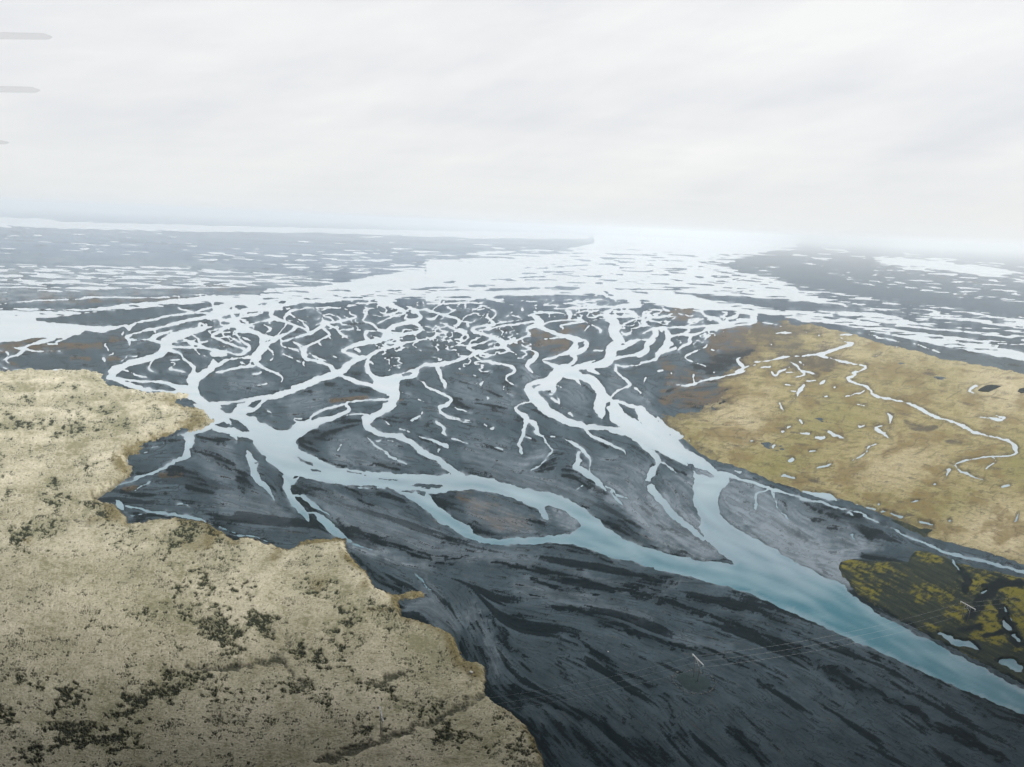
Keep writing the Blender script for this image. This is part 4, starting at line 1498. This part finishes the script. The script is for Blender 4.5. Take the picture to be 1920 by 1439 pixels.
mossy = np.clip(0.8*rb+0.55*sstep(.0, 1.8, clus+.5*grain)+.25*sstep(.3, 1.5, grain), 0, .9)
rockf = np.clip(np.maximum(np.maximum(rockf, scat), np.maximum(0.85*crf, crease)), 0, 1)
edge = sstep(27, 4, inn+4*grain)*sstep(330, 520, V2)*sstep(-1.2, 0.6, clus+.4*grain)
grain *= 0.4; grain2 *= 0.4
frf = np.clip(0.9*sstep(0.15, 0.95, fringe+0.45*grain*np.clip(fringe*2, 0, 1))+0.85*edge, 0, 1)
side = sstep(8.0, 2.0, inn+1.8*grain)                    # steep bank, the dark shade at its foot painted in
ltone = np.clip(0.55+0.5*big+0.40*grain+0.28*grain2+.14*clus, 0, 1)
hl = 3.6*sstep(-2, 16, inn)+1.2*big*sstep(4, 20, inn)-1.0*rockf*sstep(0, 12, inn)*np.clip(V2/900, .3, 1)-1.0*blur(crf, 4)+0.15*grain*sstep(3, 12, inn)*np.clip(V2/900, .2, 1)
low = paint("""j 1 1050,150,120 1180,130,120 1280,150,80
f 1 600,1060,60 800,1030,70 1060,1000,70
e 1 1050,260,60 1300,190,60 1600,80,60""", 1.0)
hl = hl*(1-0.6*np.clip(low, 0, 1))-0.6*sstep(0, -4, inn)
lm, nt, b = mat('pale_moss_lava', 0.95)
c = mix(nt, attr(nt, 'tone'), (0.215, 0.205, 0.125), (0.64, 0.585, 0.455))
gn = noise(nt, 0.7, 6, .75)
c = mix(nt, attr(nt, 'moss'), c, (0.20, 0.20, 0.125))
c = mix(nt, mth(nt, 'MULTIPLY_ADD', gn, 0.6, -0.25, clamp=True), c, (0.36, 0.34, 0.22))
c = mix(nt, mth(nt, 'MULTIPLY_ADD', noise(nt, 1.3, 4, .8), 1.1, -0.78, clamp=True), c, (0.14, 0.13, 0.08))
c = mix(nt, attr(nt, 'fringe'), c, mix(nt, mth(nt, 'MULTIPLY_ADD', gn, 3.0, -1.0, clamp=True), (0.070, 0.062, 0.034), (0.27, 0.225, 0.110)))
c = mix(nt, attr(nt, 'rock'), c, mix(nt, gn, (0.012, 0.018, 0.014), (0.048, 0.052, 0.030)))
c = mix(nt, attr(nt, 'side'), c, (0.05, 0.043, 0.025))
nt.links.new(c, b.inputs['Base Color'])
bump(nt, b, noise(nt, 0.3, 5, .6), 0.2, 0.5)
lava = terrain('mossy_lava_field', hl, dict(rock=rockf, fringe=frf, side=side*sstep(350, 700, V2), tone=ltone, moss=mossy), mask=inn > -5)
lava.data.materials.append(lm); lava['kind'] = 'structure'

# ------------------------------------------------------------------ grass plain on the right
DG = region(GRASS, 30)+fbm(U2, V2*1.3, 18, 4, 111, .6)*2.5
lk = sstep(620, 520, U2-(V2-200)*0.0)*sstep(395, 340, V2)
DG = DG+lk*(14*fbm(U2, V2*1.8, 36, 4, 115, .65)+2.5*LB)
gi = -DG
straw = paint(STRAW, 1.0, 24); gd = paint(GDARK, 1.0, 1); gr = paint(GREEN, 1.1, 16)
hg = 1.6*sstep(-2, 14, gi)+0.7*big*sstep(2, 20, gi)-0.5
hg = np.minimum(hg, 1.0*np.tanh(S/2.0)+0.15*np.clip(S, 0, 12))
gn1 = fbm(U2*.8+V2*.35, V2*2.2, 22, 4, 121, .65)
gs = gn1/gn1[300:].std()
gdf = np.clip(sstep(0.4, 0.95, gd*0.85+0.10*LA+0.13*gs)+0.30*sstep(.3, 2.0, LA+.7*gs)+0.45*sstep(1.1, 2.2, LB+0.5*gs)+0.35*sstep(1.2, 2.0, LD+.4*LC), 0, 1)
gcl = std(fbm(U2, V2*1.7, 70, 3, 221)); gw = fbm(U2+.6*V2, V2*2.2, 60, 3, 223, .5)
gdf = np.maximum(gdf, 0.6*lines(gw, 1.8)*sstep(0, .8, gcl)+0.55*lines(gw-.25+.03*LA, 1.7)*sstep(0, .8, -gcl))
gdf = np.clip(gdf+0.8*lk*sstep(34, 0, gi+4*gs), 0, 1)
gdf = np.clip(gdf+0.45*sstep(7.5, 0, S)*sstep(-2, 1, S), 0, 1)
gm, nt, b = mat('straw_grass', 0.95)
c = mix(nt, attr(nt, 'tone'), (0.150, 0.134, 0.064), (0.365, 0.318, 0.165))
c = mix(nt, attr(nt, 'straw'), c, (0.50, 0.44, 0.30))
c = mix(nt, mth(nt, 'MULTIPLY', attr(nt, 'green'), 0.6), c, (0.15, 0.16, 0.04))
gn = noise(nt, 0.25, 6, .75)
c = mix(nt, mth(nt, 'MULTIPLY_ADD', gn, 2.0, -0.85, clamp=True), c, (0.17, 0.125, 0.05))
c = mix(nt, attr(nt, 'brown'), c, (0.155, 0.115, 0.048))
c = mix(nt, mth(nt, 'MULTIPLY', attr(nt, 'dark'), 0.9), c, (0.060, 0.054, 0.042))
nt.links.new(c, b.inputs['Base Color'])
bump(nt, b, noise(nt, 0.6, 6, .7), 0.5, 0.6)
grass = terrain('grass_plain', hg, dict(straw=np.clip(straw+.25*gn1-.12, 0, 1), dark=gdf, green=np.clip(gr*1.1+.25*gs*gr+.12*sstep(0, 2, -gcl), 0, 1), tone=np.clip(0.55+0.17*LA+.22*gs+.12*LB, 0, 1), brown=np.clip(sstep(-.1, 1.6, std(fbm(U2, V2*1.8, 80, 4, 211, .6))+.3*gs)*.7, 0, 1)), mask=gi > -4)
grass.data.materials.append(gm); grass['kind'] = 'structure'

# ------------------------------------------------------------------ low mossy bank below it
DM = region(MARSH, 30)+fbm(U2, V2*1.3, 20, 4, 131, .6)*3.0
mi = -DM
viv = paint(VIVID, 1.0, 5); md = warp(paint(MDARK, 1.0, 2), 5, 30, 361)
hm = 1.5*sstep(-2, 10, mi)+0.25*fbm(XW, YW, 30, 3, 133, .6)*sstep(0, 10, mi)-0.35
hm = np.minimum(hm, 1.3*np.tanh(S/2.0))
vf = np.clip(sstep(0.30, 0.80, viv*0.72+0.08*LA+0.09*LB+0.10*mott+0.35*grain)*(1-0.92*sstep(.1, .6, md+.25*grain)), 0, 1)
mm, nt, b = mat('marsh_moss', 0.92)
c = mix(nt, attr(nt, 'tone'), (0.011, 0.021, 0.022), (0.042, 0.052, 0.036))
c = mix(nt, attr(nt, 'vivid'), c, mix(nt, noise(nt, 0.5, 5, .7), (0.10, 0.094, 0.018), (0.215, 0.192, 0.038)))
c = mix(nt, attr(nt, 'dark'), c, (0.007, 0.014, 0.016))
nt.links.new(c, b.inputs['Base Color'])
bump(nt, b, noise(nt, 0.9, 5, .7), 0.5, 0.5)
marsh = terrain('mossy_river_bank', hm, dict(vivid=vf, dark=sstep(.15, .7, md+.1*grain), tone=np.clip(0.5+0.2*LA+.2*LB, 0, 1)), mask=mi > -4)
marsh.data.materials.append(mm); marsh['kind'] = 'structure'

# dark tarn by the grass: a still clear pool
def tag(o, label, cat, group=None):
    o['label'] = label; o['category'] = cat
    if group: o['group'] = group
def sheet(name, pts, z, m, thick=0.3):
    bm = bmesh.new(); pw = [ground(*tpt(*q), z) for q in pts]
    vt = [bm.verts.new(p) for p in pw]; f = bm.faces.new(vt)
    if f.normal.z < 0: f.normal_flip()
    r = bmesh.ops.extrude_face_region(bm, geom=[f])
    for v in r['geom']:
        if isinstance(v, bmesh.types.BMVert): v.co.z -= thick
    bmesh.ops.recalc_face_normals(bm, faces=bm.faces)
    me = bpy.data.meshes.new(name); bm.to_mesh(me); bm.free(); me.materials.append(m)
    o = bpy.data.objects.new(name, me); COL.objects.link(o); return o
pm, nt, b = mat('peat_pool', 0.5); b.inputs['Base Color'].default_value = (0.012, 0.02, 0.022, 1); b.inputs['Specular IOR Level'].default_value = 0.0
o = sheet('pond', [('m', 1528, 600), ('m', 1545, 588), ('m', 1572, 572), ('m', 1602, 560), ('m', 1640, 556), ('m', 1690, 561), ('m', 1722, 566), ('m', 1690, 581), ('m', 1650, 598), ('m', 1620, 611), ('m', 1570, 610), ('m', 1540, 606)], 2.6, pm, 3)
o['kind'] = 'structure'
o = sheet('pond', [('m', 1880, 590), ('m', 1919, 582), ('m', 2000, 590), ('m', 1990, 620), ('m', 1900, 622), ('m', 1870, 610)], 2.6, pm, 3)
o['kind'] = 'structure'

# ------------------------------------------------------------------ wooden power pylons
def mesh_obj(name, bm, m, parent=None, smooth=False):
    me = bpy.data.meshes.new(name); bm.to_mesh(me); bm.free(); me.materials.append(m)
    if smooth:
        for p in me.polygons: p.use_smooth = True
    o = bpy.data.objects.new(name, me); COL.objects.link(o)
    if parent: o.parent = parent
    return o
def tube(bm, a, b, r0, r1, n=10):
    a = Vector(a); b = Vector(b); d = b-a
    ret = bmesh.ops.create_cone(bm, cap_ends=True, segments=n, radius1=r0, radius2=r1, depth=d.length)
    M = Matrix.Translation((a+b)/2) @ d.to_track_quat('Z', 'Y').to_matrix().to_4x4()
    bmesh.ops.transform(bm, matrix=M, verts=ret['verts'])
def beam(bm, c, sx, sy, sz, M=None):
    ret = bmesh.ops.create_cube(bm, size=1)
    for v in ret['verts']: v.co = Vector((v.co.x*sx, v.co.y*sy, v.co.z*sz))
    X = Matrix.Translation(c) @ (M.to_4x4() if M else Matrix.Identity(4))
    bmesh.ops.transform(bm, matrix=X, verts=ret['verts'])
wood, nt, b = mat('weathered_wood', 0.85)
nt.links.new(mix(nt, noise(nt, 3, 4), (0.20, 0.19, 0.17), (0.36, 0.34, 0.31)), b.inputs['Base Color'])
steel, nt, b = mat('galvanised_steel', 0.5)
nt.links.new(mix(nt, noise(nt, 5, 3), (0.72, 0.73, 0.74), (0.85, 0.86, 0.87)), b.inputs['Base Color']); b.inputs['Metallic'].default_value = 0.2
glass, nt, b = mat('insulator_glass', 0.3)
nt.links.new(mix(nt, noise(nt, 8, 2), (0.5, 0.55, 0.55), (0.7, 0.75, 0.75)), b.inputs['Base Color'])
alu, nt, b = mat('aluminium_wire', 0.5); b.inputs['Base Color'].default_value = (0.45, 0.46, 0.47, 1); b.inputs['Metallic'].default_value = 0.6
PH = 13.0; SP = 4.2; ARM = 5.4
def make_pylon():
    t = bpy.data.objects.new('power_pylon', None); COL.objects.link(t)
    for s in (-1, 1):
        bm = bmesh.new(); tube(bm, (s*SP/2, 0, -0.6), (s*SP/2, 0, PH), 0.24, 0.17); mesh_obj('pole', bm, wood, t, True)
    bm = bmesh.new(); beam(bm, (0, 0.22, PH-0.4), ARM*2, 0.16, 0.34); beam(bm, (0, -0.22, PH-0.4), ARM*2, 0.16, 0.34)
    mesh_obj('crossarm', bm, steel, t)
    bm = bmesh.new()
    tube(bm, (-SP/2, 0.2, PH-1.0), (SP/2, 0.2, PH-4.4), 0.07, 0.07, 6); tube(bm, (-SP/2, -0.2, PH-4.4), (SP/2, -0.2, PH-1.0), 0.07, 0.07, 6)
    mesh_obj('cross_brace', bm, steel, t)
    for x in (-ARM+0.25, 0, ARM-0.25):
        bm = bmesh.new()
        tube(bm, (x, 0, PH-0.5), (x, 0, PH-1.75), 0.035, 0.035, 6)
        for k in range(6): tube(bm, (x, 0, PH-0.8-k*0.15), (x, 0, PH-0.9-k*0.15), 0.07, 0.15, 10)
        mesh_obj('insulator', bm, glass, t)
    return t
pa = ground(715, 1396); pb = ground(1304, 1276); pc = ground(1808, 1168)
pa.z = 4.6; pb.z = 0.9; pc.z = 0.5
LBL = ['pale two-legged wooden power pylon standing on the moss field beside the dark gully',
       'white-armed wooden power pylon on a round stony mound in the black sand',
       'grey wooden power pylon standing among yellow-green moss on the river bank']
p0 = make_pylon(); pylons = [p0]
for k in range(2):
    c = p0.copy(); COL.objects.link(c); pylons.append(c)
    for ch in list(p0.children):
        d = ch.copy(); COL.objects.link(d); d.parent = c
pd = pc + (pc-pb); pz = pa - (pb-pa)
dirs = [(pb-pa), (pc-pa), (pc-pb)]
for o, p, d, l in zip(pylons, (pa, pb, pc), dirs, LBL):
    o.location = p; o.rotation_euler = (0, 0, math.atan2(d.y, d.x)+math.pi/2)
    tag(o, l, 'pylon', 'wooden power pylons across the river plain')
def arm_pt(p, d, x):
    a = math.atan2(d.y, d.x)+math.pi/2
    return Vector((p.x+math.cos(a)*x, p.y+math.sin(a)*x, p.z+PH-1.8))
stops = [(pz, pb-pa)]+[(p, d) for p, d in zip((pa, pb, pc), dirs)]+[(pd, pc-pb)]
for x, lb in ((-ARM+0.25, 'near outer wire'), (0, 'middle wire'), (ARM-0.25, 'far outer wire')):
    bm = bmesh.new()
    for (p, d), (q, e) in zip(stops[:-1], stops[1:]):
        A = arm_pt(p, d, x); B = arm_pt(q, e, x); prev = A; N = 16
        for k in range(1, N+1):
            t = k/N; cpt = A.lerp(B, t); cpt.z -= 4*5.0*t*(1-t)
            tube(bm, prev, cpt, 0.018, 0.018, 5); prev = cpt
    o = mesh_obj('power_line_wire', bm, alu)
    tag(o, {'near outer wire': 'thin grey sagging cable, the one nearest the camera of the three strung between the pylons', 'middle wire': 'thin grey sagging cable, middle one of the three strung between the pylons', 'far outer wire': 'thin grey sagging cable, farthest from the camera of the three strung between the pylons'}[lb], 'power cable', 'cables of the power line')

# stony mound round the middle pylon
mdm, nt, b = mat('mound_gravel', 0.95)
nt.links.new(mix(nt, noise(nt, 0.5, 5), (0.020, 0.035, 0.040), (0.050, 0.074, 0.078)), b.inputs['Base Color'])
bump(nt, b, noise(nt, 2.0, 5), 0.5, 0.4)
bm = bmesh.new(); NR, NS = 10, 72; ctr = bm.verts.new((0, 0, 1.0)); prev = None; RX, RYY = 11.5, 10.0
for k in range(1, NR+1):
    ring = []
    for s in range(NS):
        a = 2*math.pi*s/NS; q = k/NR
        rr = q*(1+0.05*math.sin(3*a+1)+0.04*math.sin(7*a))
        ring.append(bm.verts.new((RX*rr*math.cos(a), RYY*rr*math.sin(a), 1.0*(1-q**3)*1.0-0.45*(q > .95)+rnd.uniform(-.05, .05)+0.35)))
    for s in range(NS):
        if prev: bm.faces.new((prev[s], ring[s], ring[(s+1) % NS], prev[(s+1) % NS]))
        else: bm.faces.new((ctr, ring[s], ring[(s+1) % NS]))
    prev = ring
o = mesh_obj('gravel_mound', bm, mdm, None, True); o.location = (pb.x-1.5, pb.y-2.0, -0.35); 
tag(o, 'low round gravel mound with olive moss under the middle pylon', 'mound')
stm, nt, b = mat('grey_boulder', 0.9)
nt.links.new(mix(nt, noise(nt, 1.5, 5), (0.06, 0.068, 0.07), (0.20, 0.21, 0.21)), b.inputs['Base Color'])
def boulder_mesh(seed):
    r = random.Random(seed); bm = bmesh.new(); bmesh.ops.create_icosphere(bm, subdivisions=2, radius=0.5)
    for v in bm.verts: v.co *= 0.8+0.35*r.random(); v.co.z *= 0.7
    me = bpy.data.meshes.new('boulder'); bm.to_mesh(me); bm.free(); me.materials.append(stm); return me
bms = [boulder_mesh(k) for k in range(4)]
for k in range(46):
    a = 2*math.pi*k/46+rnd.uniform(-.05, .05); rr = rnd.uniform(0.96, 1.12)
    o = bpy.data.objects.new('boulder', bms[k % 4]); COL.objects.link(o)
    s = rnd.uniform(0.7, 1.35); o.scale = (s, s, s); o.rotation_euler = (0, 0, rnd.uniform(0, 6))
    o.location = (pb.x-1.5+RX*rr*math.cos(a), pb.y-2.0+RYY*rr*math.sin(a), 0.55)
    tag(o, 'grey boulder in the ring of stones round the pylon mound', 'boulder', 'boulders ringing the pylon mound')
whm, nt, b = mat('white_stone', 0.9)
nt.links.new(mix(nt, noise(nt, 2, 4), (0.4, 0.4, 0.38), (0.62, 0.62, 0.6)), b.inputs['Base Color'])
for q, s, z, lb in (((1140, 1222), 1.1, 0.7, 'small white stone alone on the dark sand left of the middle pylon'),
                    ((883, 1261), 2.4, 4.2, 'pale boulder on the brown cliff edge above the black sand')):
    me = boulder_mesh(int(q[0])); me.materials.clear(); me.materials.append(whm)
    o = bpy.data.objects.new('boulder', me); COL.objects.link(o); o.location = ground(*q, z); o.scale = (s, s*.8, s*.8)
    tag(o, lb, 'boulder')

# ------------------------------------------------------------------ tips of the drone's own rotor blades at the left edge
blm, nt, b = mat('clear_blade_plastic', 0.5)
bc = mix(nt, noise(nt, 60, 2), (0.90, 0.92, 0.94), (0.94, 0.95, 0.96)); nt.links.new(bc, b.inputs['Base Color'])
tl = nt.nodes.new('ShaderNodeBsdfTranslucent'); nt.links.new(bc, tl.inputs[0]); mx = nt.nodes.new('ShaderNodeMixShader'); mx.inputs[0].default_value = 0.5
nt.links.new(b.outputs[0], mx.inputs[1]); nt.links.new(tl.outputs[0], mx.inputs[2]); tp = nt.nodes.new('ShaderNodeBsdfTransparent'); m3 = nt.nodes.new('ShaderNodeMixShader'); m3.inputs[0].default_value = 0.91
nt.links.new(mx.outputs[0], m3.inputs[1]); nt.links.new(tp.outputs[0], m3.inputs[2]); nt.links.new(m3.outputs[0], nt.nodes['Material Output'].inputs[0])
def cam_pt(x, y, dist):
    d = RM @ Vector(((x-960)/F, -(y-719.5)/F, -1)); return Vector((0, 0, H))+d*dist
BL = [((-170, 60), (97, 69), 13, 'longest and topmost of the three pale rotor blade tips at the left edge'),
      ((-190, 160), (74, 169), 12.5, 'middle one of the three pale rotor blade tips at the left edge'),
      ((-250, 262), (16, 267), 8, 'shortest and lowest of the three pale rotor blade tips at the left edge')]
DB = 0.42
for (x0, y0), (x1, y1), w, lb in BL:
    A = cam_pt(x0, y0+4, DB); B = cam_pt(x1, y1, DB); L = (B-A).length
    up = (cam_pt(x1, y1-w/2, DB)-cam_pt(x1, y1+w/2, DB)).length
    bm = bmesh.new(); N = 24; rings = []
    for k in range(N+1):
        t = k/N; x = L*t
        ch = 0.009*(1-0.35*t)*math.sqrt(max(0.0, 1-max(0, (t-0.93)/0.07)**2)) if t < 1 else 0.002
        th = up*0.72*(0.5 if t < .94 else 0.5*math.sqrt(max(.02, 1-((t-.94)/.06)**2)))
        ring = [bm.verts.new((x, ch*0.5*math.cos(a), th*math.sin(a))) for a in [2*math.pi*s/12 for s in range(12)]]
        if rings:
            for s in range(12): bm.faces.new((rings[-1][s], ring[s], ring[(s+1) % 12], rings[-1][(s+1) % 12]))
        rings.append(ring)
    bm.faces.new(rings[0][::-1]); bm.faces.new(rings[-1])
    o = mesh_obj('rotor_blade', bm, blm, None, True)
    xa = (B-A).normalized(); za = (RM @ Vector((0, 1, 0))); za = (za-xa*za.dot(xa)).normalized(); ya = za.cross(xa)
    M = Matrix((xa, ya, za)).transposed().to_4x4(); M.translation = A; o.matrix_world = M
    tag(o, lb, 'rotor blade', 'rotor blade tips reaching in from the left')

# ------------------------------------------------------------------ base ground under and around everything
bm = bmesh.new(); RB = 190000
vts = [bm.verts.new((RB*math.cos(a), RB*math.sin(a), -3.5)) for a in [2*math.pi*k/64 for k in range(64)]]
bm.faces.new(vts)
gbm, nt, b = mat('dark_ground', 0.95)
nt.links.new(mix(nt, noise(nt, 0.01, 5), (0.05, 0.055, 0.06), (0.09, 0.095, 0.1)), b.inputs['Base Color'])
o = mesh_obj('ground', bm, gbm); o['kind'] = 'structure'

# ------------------------------------------------------------------ air
bm = bmesh.new(); beam(bm, (0, 0, (H+60-4.6)/2-0.0), 2*HAZE_R, 2*HAZE_R, H+60+4.6)
hz = bpy.data.materials.new('haze_air'); hz.use_nodes = True; nt = hz.node_tree; nt.nodes.clear()
om = nt.nodes.new('ShaderNodeOutputMaterial'); pv = nt.nodes.new('ShaderNodeVolumePrincipled')
pv.inputs['Color'].default_value = (*HAZE_C, 1); pv.inputs['Density'].default_value = HAZE_D; pv.inputs['Anisotropy'].default_value = HAZE_G
nt.links.new(pv.outputs[0], om.inputs['Volume'])
if HAZE_D > 0:
    o = mesh_obj('haze', bm, hz); o['kind'] = 'stuff'; o['label'] = 'thin bluish white haze over the whole plain'; o['category'] = 'haze'

# added slab, out of view overhead, put in to shade the near ground
if SHADE_SLAB:
    bm = bmesh.new(); NX, NY = 60, 40; g = []
    cr = random.Random(5)
    X0, X1, Y0, Y1 = -4200, 4200, -5200, SHADE_SLAB_Y
    for side_ in (1, -1):
        gg = []
        for j in range(NY+1):
            row = []
            for i in range(NX+1):
                a = i/NX*2-1; bb = j/NY*2-1
                e = max(0.0, 1-max(abs(a)**6+abs(bb)**8, 0))
                wy = 90*math.sin(i*0.7)+60*math.sin(i*1.9+1)
                x = (X0+X1)/2+a*(X1-X0)/2; y = (Y0+Y1)/2+bb*(Y1-Y0)/2+wy*(j/NY)
                z = SHADE_SLAB_Z+side_*(260 if side_ > 0 else 60)*math.sqrt(e)*0.5*(0.75+0.25*math.sin(i*.8+j*.5)*math.cos(j*.9))
                row.append(bm.verts.new((x, y, z)))
            gg.append(row)
        for j in range(NY):
            for i in range(NX):
                q = (gg[j][i], gg[j][i+1], gg[j+1][i+1], gg[j+1][i])
                bm.faces.new(q if side_ > 0 else q[::-1])
    bmesh.ops.remove_doubles(bm, verts=bm.verts, dist=0.5)
    cm, nt, b = mat('shade_slab_grey', 1.0)
    nt.links.new(mix(nt, noise(nt, 0.002, 4), (0.45, 0.47, 0.5), (0.7, 0.72, 0.75)), b.inputs['Base Color'])
    o = mesh_obj('added_shade_slab', bm, cm, None, True); o['kind'] = 'structure'

# ------------------------------------------------------------------ sky, sun, camera
w = bpy.data.worlds.new('World'); sc.world = w; w.use_nodes = True; nt = w.node_tree
bg = nt.nodes['Background']; bg.inputs['Strength'].default_value = 0.1
sky = nt.nodes.new('ShaderNodeTexSky'); sky.sky_type = 'NISHITA'; sky.sun_disc = False
SE, SR = math.radians(38), math.radians(SUN_AZ)
sky.sun_elevation = SE; sky.sun_rotation = SR; sky.dust_density = 2.0
tc = nt.nodes.new('ShaderNodeTexCoord'); sp = nt.nodes.new('ShaderNodeSeparateXYZ'); nt.links.new(tc.outputs['Generated'], sp.inputs[0])
dz = mth(nt, 'ADD', mth(nt, 'MAXIMUM', sp.outputs[2], 0.0), 0.06)
cx = nt.nodes.new('ShaderNodeCombineXYZ')
nt.links.new(mth(nt, 'DIVIDE', sp.outputs[0], dz), cx.inputs[0]); nt.links.new(mth(nt, 'DIVIDE', sp.outputs[1], dz), cx.inputs[1])
cx2 = nt.nodes.new('ShaderNodeCombineXYZ')
nt.links.new(mth(nt, 'MULTIPLY_ADD', sp.outputs[2], 0.6, mth(nt, 'MULTIPLY', sp.outputs[0], 2.0)), cx2.inputs[0])
nt.links.new(mth(nt, 'MULTIPLY_ADD', sp.outputs[0], -2.3, mth(nt, 'MULTIPLY', sp.outputs[2], 8.0)), cx2.inputs[1])
nd = noise(nt, 1.3, 5, .55, cx2.outputs[0])
mp = nt.nodes.new('ShaderNodeMapping'); nt.links.new(cx.outputs[0], mp.inputs[0])
mp.inputs['Rotation'].default_value = (0, 0, math.radians(-28)); mp.inputs['Scale'].default_value = (0.28, 0.75, 1)
n1 = noise(nt, 0.9, 6, .62, mp.outputs[0]); n2 = noise(nt, 0.33, 3, .5, mp.outputs[0])
cl = mth(nt, 'MULTIPLY_ADD', mth(nt, 'ADD', mth(nt, 'MULTIPLY', n1, 0.35), mth(nt, 'MULTIPLY', nd, 0.85)), 2.4, -1.08, clamp=True)
hzf = mth(nt, 'MULTIPLY_ADD', sp.outputs[2], -9.0, 1.0, clamp=True)   # even veil near the horizon
cc = mix(nt, cl, SKY_HI, SKY_LO)
cc = mix(nt, mth(nt, 'MULTIPLY', hzf, 0.75), cc, SKY_HZ)
zen = nt.nodes.new('ShaderNodeVectorMath'); zen.operation = 'SCALE'; nt.links.new(cc, zen.inputs[0])
nt.links.new(mth(nt, 'MULTIPLY_ADD', mth(nt, 'MULTIPLY_ADD', sp.outputs[2], 2.0, -0.7, clamp=True), 0.7, 1.0), zen.inputs['Scale'])   # overcast sky, brightest overhead
out = mix(nt, 0.93, sky.outputs[0], zen.outputs[0])
nt.links.new(out, bg.inputs['Color'])
ld = bpy.data.lights.new('sun', 'SUN'); ld.energy = SUN_E; ld.angle = math.radians(12); ld.color = (1, 0.97, 0.92)
so = bpy.data.objects.new('sun', ld); COL.objects.link(so)
sd = Vector((math.sin(SR)*math.cos(SE), math.cos(SR)*math.cos(SE), math.sin(SE)))
so.rotation_euler = sd.to_track_quat('Z', 'Y').to_euler()
cam = bpy.data.cameras.new('camera'); cam.sensor_fit = 'HORIZONTAL'; cam.sensor_width = 36; cam.lens = 36*F/1920
cam.clip_start = 0.02; cam.clip_end = 400000
co = bpy.data.objects.new('camera', cam); COL.objects.link(co)
M = RM.to_4x4(); M.translation = (0, 0, H); co.matrix_world = M; sc.camera = co
sc.view_settings.view_transform = 'Standard'; sc.view_settings.look = 'None'; sc.view_settings.exposure = EXPO; sc.view_settings.gamma = 1
sc.cycles.max_bounces = 5; sc.cycles.diffuse_bounces = 2; sc.cycles.volume_bounces = 2; sc.cycles.use_denoising = True
print('built', time.time()-T0)
